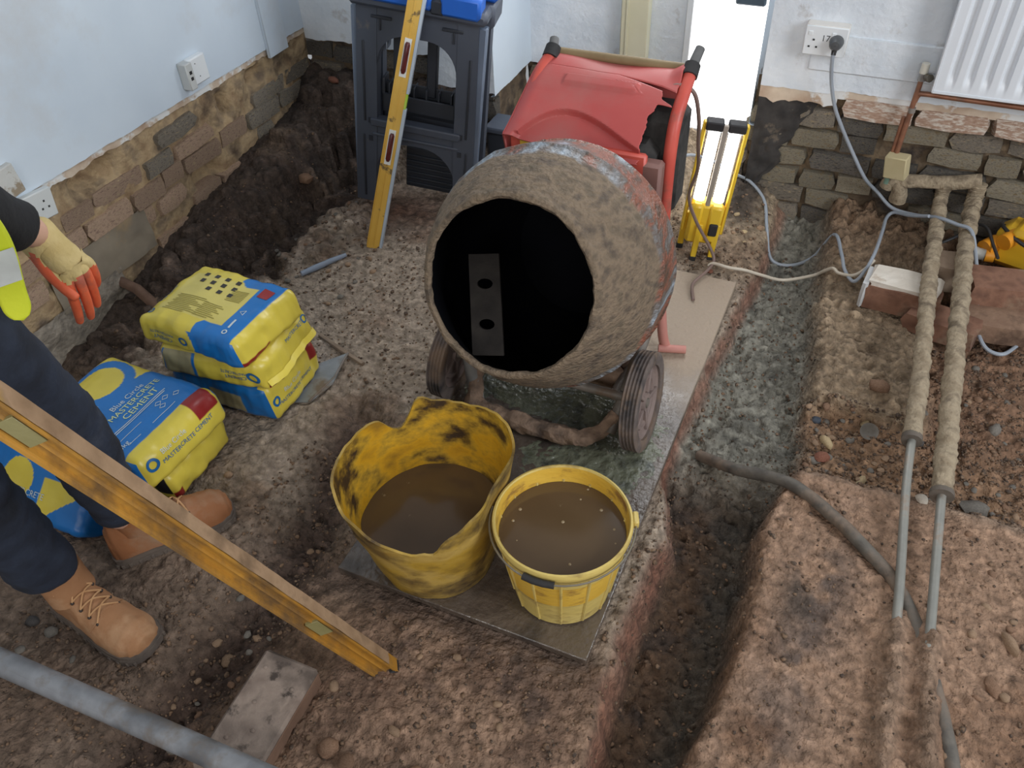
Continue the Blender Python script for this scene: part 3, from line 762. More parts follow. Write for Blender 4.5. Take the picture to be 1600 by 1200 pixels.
w.tube(P, [.015 + .008 * math.sin(math.pi * i / (len(P) - 1)) ** .6 for i in range(len(P))], 14, rn=.42); w.build('front_stand_bar', m_crust, mixer)
w = MB(); w.tube([(-.80, 1.45, .02), (-.845, 1.50, .22)], .02, 12); w.build('frame_upright', mat('grey_splashed_tube', [W(128, 126, 124), W(160, 158, 154)], scale=12, rough=.6, bump=.3), mixer)
w = MB(); w.tube(spline([(-.415, 1.44, .05), (-.402, 1.52, .13), (-.398, 1.60, .19), (-.405, 1.72, .24)], 5), .016, 12, rn=.1); w.build('frame_upright', m_gal, mixer)
w = MB(); w.tube(spline([(-.82, 1.60, .09), (-.70, 1.605, .088), (-.55, 1.61, .086), (-.43, 1.60, .09)], 8), [.024, .026, .03, .034, .036, .034, .03, .028] * 3 + [.026], 12, rn=.35); w.build('cross_bar', m_crust, mixer)
w = MB(); w.box(-.60, -.425, 1.63, 1.70, .04, .16, .01); w.build('counterweight_plate', mat('brown_steel_plate', [W(78, 60, 52), W(100, 80, 68)], scale=10, rough=.6, bump=.3), mixer)

# motor and torn cover
w = MB(); w.box(-.79, -.46, 1.83, 2.02, .38, .64, .03); w.box(-.53, -.415, 1.90, 2.02, .42, .70, .02)
w.build('motor_housing', mat('soot_black_casing', [W(34, 34, 34), W(58, 56, 54), W(26, 26, 26)], scale=16, rough=.8, bump=.8, bscale=50), mixer)
w = MB(); w.box(-.56, -.43, 1.80, 1.84, .36, .62, .008); w.build('gearbox_plate', mat('dusky_red_brown_steel', [W(128, 92, 84), W(142, 106, 98)], scale=6, rough=.6), mixer)
w = MB(); w.box(-.83, -.47, 1.80, 1.82, .45, .64, .006); w.build('back_plate', m_redp, mixer)
w = MB(); w.box(-.80, -.70, 1.795, 1.801, .58, .63, .001); w.build('warning_label', mat('yellow_black_label', [W(220, 178, 60), W(196, 150, 44)], scale=30, rough=.5), mixer)
CP = spline([(1.775, .632, 0), (1.80, .655, 0), (1.85, .695, 0), (1.905, .735, 0), (1.955, .762, 0), (2.0, .775, 0), (2.03, .76, 0), (2.045, .70, 0), (2.05, .62, 0), (2.05, .52, 0)], 6)
def sst(a, b, x):
    t = min(max((x - a) / (b - a), 0), 1); return t * t * (3 - 2 * t)
def cover(i, j):
    u = -.845 + .41 * i; t = j * (len(CP) - 1); k = min(int(t), len(CP) - 2); p = CP[k].lerp(CP[k + 1], t - k)
    uu = u + .03 * min(j / .55, 1) * (1 - i) ** 2
    y, z = p.x, p.y
    e = max(0, .10 - i) / .10; z -= .012 * e * e; y += .015 * e * e; z += .022 * (1 - min(i / .5, 1)) * (1 - min(j / .3, 1))      # rounded left shoulder
    if j < .55:
        s_ = min(max((i - .10) / .86, 0), 1)
        arch = .06 + .20 * math.sin(math.pi * s_ ** .75) ** .8 * (1.0 - .45 * s_)
        q = sst(arch + .012, arch - .012, j) * sst(.06, .11, i); y += .016 * q; z -= .014 * q       # recessed band below the arch
        q = sst(.034, .020, abs(j - .375)) * sst(.24, .27, i) * sst(.76, .73, i); z += .007 * q       # raised handle rib
    dent = -.012 * math.exp(-((i - .55) / .25) ** 2 - ((j - .56) / .10) ** 2)
    curl = .016 * sst(.9, 1.0, i) * sst(.42, .5, j)
    return Vector((uu, y, z + dent + curl))
def split(i): return .455 - .20 * max(i - .60, 0)
def right_edge(j): return .865 + .035 * sst(.30, .40, j) + .012 * mnoise.noise((j * 22, 3, 3)) + .006 * mnoise.noise((j * 70, 3, 9)) + .09 * math.exp(-((j - .395) / .012) ** 2)
w = MB()
def main_sheet(a_, b_):
    i = a_ * right_edge(b_ * .46); g = .004 + .03 * max(i - .62, 0)
    return cover(i, b_ * (split(i) - (g if i > .60 else 0)))
w.grid(main_sheet, 150, 90)
def upper_sheet(a_, b_):
    lo = split(a_) + .05 * max(a_ - .66, 0) - .10 * max(a_ - .90, 0)
    i = a_ * (.985 + .012 * mnoise.noise((b_ * 14, 1, 1)))
    return cover(i, lo + (1 - lo) * b_)
w.grid(upper_sheet, 120, 60)
ca = [cover(0, j / 30) for j in range(31)]
w.add(ca + [Vector((-.84, 1.82, .52)), Vector((-.84, 2.045, .52))], [list(range(31)) + [32, 31]])
cv = w.build('motor_cover', m_redc, mixer, angle=35)
md = cv.modifiers.new('thickness', 'SOLIDIFY'); md.thickness = .0035; md.offset = -1
w = MB(); w.tube(spline([(-.47, 1.95, .752), (-.435, 1.955, .757), (-.405, 1.965, .735), (-.395, 2.0, .66), (-.405, 2.08, .56), (-.42, 2.2, .41), (-.455, 2.30, .26), (-.43, 2.33, .16), (-.375, 2.345, .06), (-.355, 2.335, .022), (-.36, 2.29, .014), (-.378, 2.235, .012), (-.388, 2.19, .010), (-.366, 2.12, .008)], 8), .0052, 8)
T(w.build('power_cable', mat('dusty_brown_flex', [W(120, 100, 92), W(134, 112, 104)], scale=9, rough=.6), off=(-.36, 2.29, .0)), 'brown flex looping from the red mixer cover down to the board', 'cable')

# ------------------------------------------------------------------ yellow trug and bucket
def yellow(name, c1, c2, grime, amt, sc):
    return mat(name, [c1, c2], scale=6, rough=.45, bump=.35, bscale=40, dirt=grime, dscale=sc, damt=amt, stretch=(1, 1, 2.2))
m_trug_in = mat('grimy_yellow_trug_inside', [W(150, 112, 34), W(200, 150, 32), W(216, 172, 54), W(176, 132, 40)], scale=9, rough=.45, bump=.35, bscale=40, dirt=W(60, 45, 30), dscale=9, damt=(.455, .64), stretch=(1, 1, 1.6), detail=9)
m_trug_out = mat('muddy_yellow_trug_outside', [W(136, 108, 46), W(184, 148, 54), W(192, 160, 84), W(160, 126, 54)], scale=7, rough=.45, bump=.35, bscale=40, dirt=W(70, 55, 40), dscale=6, damt=(.465, .66), stretch=(1, 1, 1.5), detail=9)
TC = Vector((-.682, .985, 0))
trug = empty('flexible_tub', TC, 'larger yellow flexible tub with torn rim, half full of muddy water', 'tub')
def rim_z(a):
    d = math.degrees(a) % 360            # 0 = +u, 90 = away from the camera, 270 = nearest
    z = .292 + .012 * math.sin(a * 1 + .9) + .004 * math.sin(a * 7)
    def dip(c, wd, dep):
        x = abs((d - c + 180) % 360 - 180) / wd
        return dep * (1 - x * x) ** 2 if x < 1 else 0
    z -= dip(285, 52, .075) + dip(140, 16, .045) + dip(232, 18, .03)
    z += dip(122, 9, .012) + dip(310, 9, .014) - dip(300, 7, .014)
    return z + .003 * mnoise.noise((math.cos(a) * 9, math.sin(a) * 9, 1))
def trug_pt(a, t, inset=0.0):
    h = rim_z(a) * t; r = .142 + .056 * (h / .29) ** .9 - inset
    r *= 1 + .035 * math.cos(2 * (a - .6)) * t + .012 * math.cos(3 * a + 1) * t
    aa = (a + math.pi) % (2 * math.pi) - math.pi; r *= 1 - .19 * math.exp(-((aa - .02) / .50) ** 2) * min(1, .25 + t)
    r += .004 * mnoise.noise((math.cos(a) * 3, math.sin(a) * 3, t * 4))
    return TC + Vector((r * math.cos(a), r * math.sin(a), h + (.002 if t == 0 else 0)))
NA = 120
w = MB(); w.grid(lambda i, j: trug_pt(2 * math.pi * i, j), NA, 22)
w.add([trug_pt(2 * math.pi * k / NA, 0) for k in range(NA)], [list(range(NA))])
w.grid(lambda i, j: trug_pt(2 * math.pi * i, 1, .006 * j), NA, 1)
w.build('tub_wall', m_trug_out, trug)
w = MB(); w.grid(lambda i, j: trug_pt(2 * math.pi * i, .05 + .95 * j, .006), NA, 22); w.build('tub_inner_face', m_trug_in, trug)
m_water = mat('muddy_water', [W(88, 70, 50), W(102, 82, 58)], scale=3, rough=.12, bump=.05, bscale=14, dirt=W(128, 112, 88), dscale=26, damt=(.68, .72))
w = MB(); w.add([Vector((*trug_pt(2 * math.pi * k / 72, .118 / rim_z(2 * math.pi * k / 72), .0062).xy, .118)) for k in range(72)], [list(range(72))])
w.build('muddy_water', m_water, trug)

BC = Vector((-.377, 1.0, 0))
bucket = empty('builders_bucket', BC, 'smaller yellow round bucket with wire handle, full of muddy water', 'bucket')
m_bk = yellow('scuffed_yellow_bucket', W(206, 180, 98), W(218, 194, 116), W(140, 112, 70), (.54, .74), 10)
m_bki = yellow('yellow_bucket_inside', W(218, 172, 58), W(226, 188, 82), W(140, 102, 56), (.53, .7), 14)
w = MB(); w.X = Matrix.Translation(BC)
w.lathe([(.001, .001), (.100, .001), (.106, .006), (.136, .205), (.137, .212), (.143, .214), (.145, .222), (.147, .236), (.145, .242), (.141, .243), (.1385, .238)], 72)
w.build('bucket_wall', m_bk, bucket)
w = MB(); w.X = Matrix.Translation(BC); w.lathe([(.1385, .239), (.136, .215), (.131, .17), (.122, .10)], 72); w.build('bucket_inner_face', m_bki, bucket)
for k in range(14):
    a = 2 * math.pi * k / 14 + .12; c, s_ = math.cos(a), math.sin(a)
    w = MB(); w.tube([BC + Vector((c * .1075, s_ * .1075, .012)), BC + Vector((c * .1365, s_ * .1365, .205))], .0035, 6); w.build('rib', m_bk, bucket)
w = MB(); w.add([BC + Vector((.1335 * math.cos(2 * math.pi * k / 64), .1335 * math.sin(2 * math.pi * k / 64), .198)) for k in range(64)], [list(range(64))]); w.build('muddy_water', m_water, bucket)
rnd = random.Random(3)
for k in range(11):
    a = rnd.uniform(0, 6.28); r = .125 * rnd.random() ** .5; w = MB(); q = rnd.uniform(.0015, .0045)
    w.ball(BC + Vector((r * math.cos(a), r * math.sin(a), .198)), q, q, q * .5, 10, 6); w.build('bubble', mat('foam_bubble', [W(150, 132, 104)], rough=.15, bump=0), bucket)
m_wire = mat('grey_steel_wire', [W(132, 126, 112), W(158, 150, 136)], scale=9, rough=.4, metal=.6, bump=.1)
w = MB(); hp = []
for k in range(25):
    t = k / 24; a = R(22) - R(194) * t
    r = .151 + .004 * math.sin(math.pi * t); hp.append(BC + Vector((r * math.cos(a), r * math.sin(a), .232 - .006 * math.sin(math.pi * t))))
w.tube(hp, .0024, 8); hd = w.build('handle', m_wire, bucket)
w = MB(); w.tube([hp[12], hp[13], hp[14], hp[15]], .0075, 10); w.build('grip', m_blk, hd)
w = MB(); w.box(-.006, .006, -.016, .016, -.01, .012, .003, rot=Matrix.Rotation(R(22), 3, 'Z')); 
pv = MB(); pv.X = Matrix.Translation(hp[0]); pv.add(w.v, w.f); pv.build('pivot_lug', m_bk, bucket)

# ------------------------------------------------------------------ folded plastic workbench
m_plast = mat('charcoal_plastic', [W(66, 72, 84), W(78, 84, 96)], scale=4, rough=.5, bump=.08, bscale=60, dirt=W(104, 100, 96), dscale=14, damt=(.64, .74))
m_plastd = mat('dark_charcoal_plastic', [W(40, 44, 52), W(50, 54, 62)], scale=4, rough=.5, bump=.08)
m_blue = mat('bright_blue_plastic', [W(28, 92, 190), W(40, 108, 206)], scale=5, rough=.42, bump=.05, dirt=W(90, 120, 170), dscale=12, damt=(.62, .72))
BB = Vector((-1.492, 2.385, -.012))
bench = empty('folding_workbench', BB, 'folded charcoal plastic workbench with blue top, standing in the corner', 'workbench')
xb = Vector((.40, .085, .0)).normalized(); zb = Vector((.105, .0, .70)).normalized(); xb = (xb - zb * xb.dot(zb)).normalized(); yb = zb.cross(xb)
BX = Matrix(((xb.x, yb.x, zb.x, BB.x), (xb.y, yb.y, zb.y, BB.y), (xb.z, yb.z, zb.z, BB.z), (0, 0, 0, 1))) @ Matrix.Diagonal((.97, 1.1, 1.05, 1))
def arch_pts(hw, z0, z1, rr, n=8):
    """half outline of an opening with round top corners, left to right over the top"""
    P = [(-hw, z0)]
    for k in range(n + 1):
        a = math.pi - math.pi / 2 * k / n; P.append((-hw + rr + rr * math.cos(a), z1 - rr + rr * math.sin(a)))
    for k in range(n + 1):
        a = math.pi / 2 - math.pi / 2 * k / n; P.append((hw - rr + rr * math.cos(a), z1 - rr + rr * math.sin(a)))
    P.append((hw, z0)); return P
def leg_panel(y0, y1, par, nm, hwb=.225, hwt=.205, H=.70):
    """trestle panel: two uprights, head rail, shelf rail, arched foot opening"""
    b = MB(); b.X = BX
    def hw(z): return hwb + (hwt - hwb) * z / H
    # outer uprights, swept as quads with height
    zs = [0, .05, .17, .30, .34, .60, H]
    for sx in (-1, 1):
        iw = [.070, .072, .075, .075, .075, .070, .070]
        for k in range(len(zs) - 1):
            z0, z1 = zs[k], zs[k + 1]; a0, a1 = sx * hw(z0), sx * hw(z1); b0, b1 = sx * (hw(z0) - iw[k]), sx * (hw(z1) - iw[k + 1])
            b.add([(a0, y0, z0), (b0, y0, z0), (b1, y0, z1), (a1, y0, z1), (a0, y1, z0), (b0, y1, z0), (b1, y1, z1), (a1, y1, z1)], [[0, 1, 2, 3], [5, 4, 7, 6], [4, 0, 3, 7], [1, 5, 6, 2]])
    # web between foot arch and the shelf rail
    A = arch_pts(.152, .02, .245, .13); top = .315
    for k in range(len(A) - 1):
        (xa, za), (xc, zc) = A[k], A[k + 1]
        if abs(xa - xc) < 1e-6: continue
        b.add([(xa, y0 + .004, za), (xc, y0 + .004, zc), (xc, y0 + .004, top), (xa, y0 + .004, top), (xa, y1, za), (xc, y1, zc), (xc, y1, top), (xa, y1, top)], [[0, 1, 2, 3], [5, 4, 7, 6], [0, 4, 5, 1], [3, 2, 6, 7]])
    # head with rounded window top
    A = arch_pts(.138, .33, .612, .10)
    for k in range(len(A) - 1):
        (xa, za), (xc, zc) = A[k], A[k + 1]
        if abs(xa - xc) < 1e-6: continue
        b.add([(xa, y0 + .002, za), (xc, y0 + .002, zc), (xc, y0 + .002, H), (xa, y0 + .002, H), (xa, y1, za), (xc, y1, zc), (xc, y1, H), (xa, y1, H)], [[0, 1, 2, 3], [5, 4, 7, 6], [0, 4, 5, 1], [3, 2, 6, 7]])
    return b.build(nm, m_plast, par, angle=30)
p1_ = leg_panel(-.055, -.012, bench, 'front_leg_frame')
p2_ = leg_panel(.045, .085, bench, 'rear_leg_frame', .235, .222, .68)
w = MB(); w.X = BX
w.box(-.165, .165, -.062, -.03, .298, .325, .004); w.box(-.16, .16, -.058, -.03, .262, .272, .003); w.build('shelf_rail', m_plast, p1_)
for x in (-.165, .165):
    for z in (.25, .315):
        w = MB(); w.X = BX; w.box(x - .007, x + .007, -.058, -.05, z - .009, z + .009, 0); w.build('slot', m_plastd, p1_)
for sx in (-1, 1):
    w = MB(); w.X = BX; w.box(sx * .19 - .004, sx * .19 + .004, -.0585, -.05, .02, .26, .002); w.box(sx * .185 - .004, sx * .185 + .004, -.0585, -.05, .31, .58, .002)
    w.box(sx * .12 - .035, sx * .12 + .035, -.058, -.05, .655, .665, .002); w.box(sx * .125 - .003, sx * .125 + .003, -.058, -.05, .62, .655, .001); w.build('moulded_ridge', m_plastd, p1_)
# folded shelf tray with its grid of pockets
w = MB(); w.X = BX
w.box(-.135, .135, -.02, .02, .335, .352, .003); w.box(-.135, .135, -.02, -.012, .335, .40, .002); w.box(-.135, -.125, -.02, .03, .335, .45, .002); w.box(.125, .135, -.02, .03, .335, .44, .002)
for k in range(6): w.box(-.11 + .045 * k - .003, -.11 + .045 * k + .003, -.015, .03, .345, .43, .001)
w.box(-.13, .13, .005, .012, .39, .432, .002); w.box(-.13, .13, .025, .032, .34, .40, .002)
w.build('folding_tray', m_plastd, bench)
w = MB(); w.X = BX
w.box(-.10, -.062, .0, .03, .34, .62, .004); w.box(.02, .055, .0, .03, .40, .62, .004); w.build('folding_strut', m_plastd, bench)
w = MB(); w.X = BX; w.box(-.06, .13, .03, .045, .03, .19, .004)
for k in range(6): w.box(-.055, .125, .024, .031, .045 + .022 * k, .053 + .022 * k, .002)
w.build('foot_grille', m_plastd, bench)
w = MB(); w.X = BX
for sx, hwv in ((1, .215), (-1, .215)):
    w.box(sx * hwv - .012, sx * hwv + .016, -.05, -.02, .02, .68, .004)
w.build('side_channel', mat('blue_grey_plastic_edge', [W(92, 104, 122), W(112, 124, 142)], scale=5, rough=.4), bench)
w = MB(); w.X = BX; w.box(-.225, .235, -.085, .0, .695, .735, .012); w.build('top_rail', m_plast, bench)
w = MB(); w.X = BX; w.box(-.21, .06, -.10, -.02, .722, .78, .01); w.box(.085, .215, -.10, -.02, .715, .78, .01); w.box(-.21, .245, .0, .12, .735, .79, .01); w.build('work_top', m_blue, bench)
w = MB(); w.X = BX; w.box(.05, .10, -.095, -.02, .712, .76, .008); w.build('clamp', m_plastd, bench)
w = MB(); w.X = BX; w.box(.20, .245, -.02, .10, .665, .735, .01); w.build('hinge_block', m_plast, bench)
# dark tool case just visible beside it
w = MB(); w.box(-1.30, -1.06, 2.60, 2.72, .03, .20, .015); tcase = w.build('tool_case', m_plastd, off=(-1.18, 2.66, .03)); T(tcase, 'dark grey plastic tool case standing between workbench and mixer', 'case')
w = MB(); w.box(-1.305, -1.055, 2.595, 2.725, .192, .215, .006); w.build('lid', m_plast, tcase)

# ------------------------------------------------------------------ spirit levels
def level(o, name, A, B, face, wd, th, m_face, m_edge, ridge):
    A = Vector(A); B = Vector(B); z = (B - A).normalized(); y = -Vector(face); y = (y - z * y.dot(z)).normalized(); x = y.cross(z)
    X = Matrix(((x.x, y.x, z.x, A.x), (x.y, y.y, z.y, A.y), (x.z, y.z, z.z, A.z), (0, 0, 0, 1)))
    return X, (B - A).length
m_yel = mat('scratched_yellow_level', [W(214, 166, 62), W(228, 186, 90)], scale=8, rough=.4, bump=.1, dirt=W(120, 98, 62), dscale=24, damt=(.60, .68))
m_alu = mat('pale_aluminium', [W(176, 190, 206), W(196, 208, 220)], scale=8, rough=.4, metal=.15, bump=.05)
m_wh = mat('white_plastic', [W(232, 234, 230)], rough=.4, bump=0)
m_redv = mat('dark_red_vial', [W(74, 24, 26), W(104, 40, 38)], scale=30, rough=.25, bump=0)
m_green = mat('green_vial', [W(170, 206, 60), W(190, 220, 90)], scale=20, rough=.2, bump=0)
A_ = (-1.497, 2.060, gz(-1.497, 2.06) - .004); B_ = Vector((-1.333, 2.268, .768)); B_ = Vector(A_) + (B_ - Vector(A_)) * 1.5
X, L_ = level(None, '', A_, B_, (.42, -1, .35), .05, .024, None, None, 0)
lev = empty('spirit_level', A_, 'slim yellow spirit level leaning upright against the workbench', 'spirit level')
w = MB(); w.X = X; w.box(-.026, .019, -.012, .010, 0, L_, .002); w.box(-.0265, -.022, -.0135, .010, .01, L_, .001); w.box(-.006, -.001, -.0135, .0, .01, L_, .001); lb = w.build('body', m_yel, lev)
w = MB(); w.X = X; w.box(.018, .028, -.013, .011, 0, L_ * .405, .001); w.box(.018, .028, -.013, .011, L_ * .445, L_, .001); w.build('edge_rail', m_alu, lev)
for z in (.375, .665):
    w = MB(); w.X = X
    P = [(sx * .016 if abs(q) < .05 else sx * .011, -.0145, z + q) for sx, q in ((-1, -.05), (-1, -.059), (1, -.059), (1, -.05), (1, .05), (1, .059), (-1, .059), (-1, .05))]
    w.prism([(p[0] - .003, p[1], p[2]) for p in P], (0, 1, 0), 0, .004); vw = w.build('vial_frame', m_wh, lev)
    w = MB(); w.X = X; w.tube([(-.003, -.0145, z - .048), (-.003, -.0145, z - .04), (-.003, -.0145, z + .04), (-.003, -.0145, z + .048)], [.005, .0085, .0085, .005], 10); w.build('vial', m_redv, vw)
w = MB(); w.X = X; w.box(.016, .025, -.011, .009, L_ * .405, L_ * .445, .001); w.build('vial_block', m_green, lev)

m_yel2 = mat('muddy_yellow_aluminium', [W(168, 118, 40), W(188, 138, 56)], scale=7, rough=.5, bump=.2, dirt=W(116, 88, 54), dscale=16, damt=(.44, .64), stretch=(1, 1, .5))
m_mudf = mat('dried_mud_face', [W(134, 106, 78), W(158, 128, 98), W(112, 88, 64)], scale=14, rough=.9, bump=.5, bscale=60, dirt=W(176, 138, 70), dscale=7, damt=(.58, .7))
E_ = Vector((-.644, .671, -.012)); P0 = Vector((-.868, .392, .938)); top = E_ + (P0 - E_).normalized() * 1.82
z = (P0 - E_).normalized(); cv_ = Vector((.75, -.53, 1.15)); cv_ = (cv_ - z * cv_.dot(z)).normalized(); sd = z.cross(cv_)     # sd: sideways as seen from the camera
big = empty('long_spirit_level', E_, 'long thick yellow level caked in brown mud, slanting across the foreground from the left', 'spirit level')
sg = 1
n_y = (cv_ * math.cos(R(45)) - sd * math.sin(R(45))).normalized()      # yellow broad face
n_b = z.cross(n_y); n_b = n_b if n_b.dot(cv_) > 0 else -n_b
c0 = E_
X = Matrix(((n_b.x, n_y.x, z.x, c0.x), (n_b.y, n_y.y, z.y, c0.y), (n_b.z, n_y.z, z.z, c0.z), (0, 0, 0, 1)))
sec = [(-.026, .0135), (-.021, .0135), (-.020, .011), (-.0165, .011), (-.0155, .0045), (-.003, .0045), (0, .0095), (.003, .0045), (.0155, .0045), (.0165, .011), (.020, .011), (.021, .0135), (.026, .0135),
       (.026, -.0135), (.021, -.0135), (.0165, -.0065), (-.0165, -.0065), (-.021, -.0135), (-.026, -.0135)]
w = MB(); w.X = X; w.prism([(x, y, 0) for x, y in sec], (0, 0, 1), 0.004, 1.82); w.build('body', m_yel2, big, angle=20)
w = MB(); w.X = X
w.grid(lambda i, j: Vector((.0262 + .0016 * (1 + mnoise.noise((i * 30, j * 3, 2))), -.0133 + .0266 * j, .05 + 1.74 * i)), 150, 4); w.build('mud_coat', m_mudf, big)
w = MB(); w.X = X; w.box(-.0262, .0262, -.0138, .0138, 0, .010, .002); w.build('end_cap', m_blk, big)
for zz in (.28, .98):
    w = MB(); w.X = X; w.box(-.013, .013, .0040, .0100, zz - .028, zz + .028, .0005); w.build('vial_window', mat('murky_green_window', [W(132, 124, 80), W(150, 142, 98)], scale=10, rough=.3), big)

# ------------------------------------------------------------------ work light
LB = Vector((-.432, 2.415, gz(-.432, 2.415)))
lamp = empty('work_light', LB, 'yellow upright site work light with twin glowing tubes beside the mixer', 'work light')
LX = Matrix.Translation(LB) @ Matrix.Rotation(R(14), 4, 'Z') @ Matrix.Rotation(R(5), 4, 'Y')
m_yl = mat('bright_yellow_plastic', [W(226, 184, 42), W(236, 198, 62)], scale=6, rough=.4, bump=.08, dirt=W(150, 130, 90), dscale=22, damt=(.64, .72))
w = MB(); w.X = LX; w.box(-.050, .050, -.03, .035, .055, .205, .012); w.box(.010, .054, -.040, .0, .07, .205, .008); w.box(-.052, -.010, -.038, .0, .06, .205, .010); w.build('body', m_yl, lamp)
w = MB(); w.X = LX; w.box(.018, .046, -.047, -.036, .10, .145, .004); w.build('switch', m_blk, lamp)
for (x, y, dx) in ((-.012, -.040, -.004), (.046, -.03, .0), (-.056, .03, -.01)):
    w = MB(); w.X = LX; w.box(x - .0095, x + .0095, y - .0085, y + .0085, .014, .14, .002); lg = w.build('leg', m_yl, lamp)
    w = MB(); w.X = LX; w.box(x - .011, x + .011, y - .010, y + .010, -.004, .016, .002); w.build('foot', m_blk, lg)
for sx in (-1, 1):
    w = MB(); w.X = LX; w.box(sx * .064 - .006, sx * .064 + .006, -.012, .012, .09, .475, .003); w.build('side_rail', m_yl, lamp)
m_tube = mat('lit_fluorescent_tube', [(1, .99, .96, 1)], rough=.3, bump=0, emit=4.0)
for x0 in (-.031, .031):
    w = MB(); w.X = LX; w.tube([(x0, 0, .21), (x0, 0, .455)], .0185, 12); w.build('light_tube', m_tube, lamp)
m_bar = mat('grey_brown_bar', [W(150, 140, 128), W(166, 156, 144)], scale=6, rough=.6)
w = MB(); w.X = LX; w.box(-.0085, .0065, -.024, -.008, .15, .475, .002); w.build('centre_bar', m_bar, lamp)
w = MB(); w.X = LX; w.box(.048, .054, -.006, .006, .25, .44, .002); w.build('reflector_strip', m_bar, lamp)
for x0 in (-.034, .034):
    w = MB(); w.X = LX; w.box(x0 - .027, x0 + .027, -.022, .022, .452, .48, .004); w.build('end_cap', m_blk, lamp)
# ------------------------------------------------------------------ cement bags
YEL = np.array(lin(216, 196, 76)[:3]); BLU = np.array(lin(26, 112, 186)[:3]); RED = np.array(lin(140, 38, 36)[:3]); WHT = np.array(lin(206, 206, 196)[:3])
GRY = np.array(lin(150, 142, 110)[:3]); DBL = np.array(lin(28, 80, 124)[:3]); BLK_ = np.array(lin(30, 30, 32)[:3]); PALE = np.array(lin(212, 196, 104)[:3])
m_bag = mat('printed_plastic_sack', [(.88, .87, .85, 1), (1.04, 1.04, 1.04, 1)], scale=9, rough=.34, bump=.30, bscale=26, attr='print', bdist=.004)
m_tblue = mat('blue_print', [W(30, 98, 156)], rough=.4, bump=0)
m_twht = mat('white_print', [W(196, 206, 206)], rough=.4, bump=0)
m_tyel = mat('pale_yellow_print', [W(206, 214, 150)], rough=.4, bump=0)
m_tblk = mat('dark_print', [W(48, 44, 40)], rough=.5, bump=0)
BAGS = {}
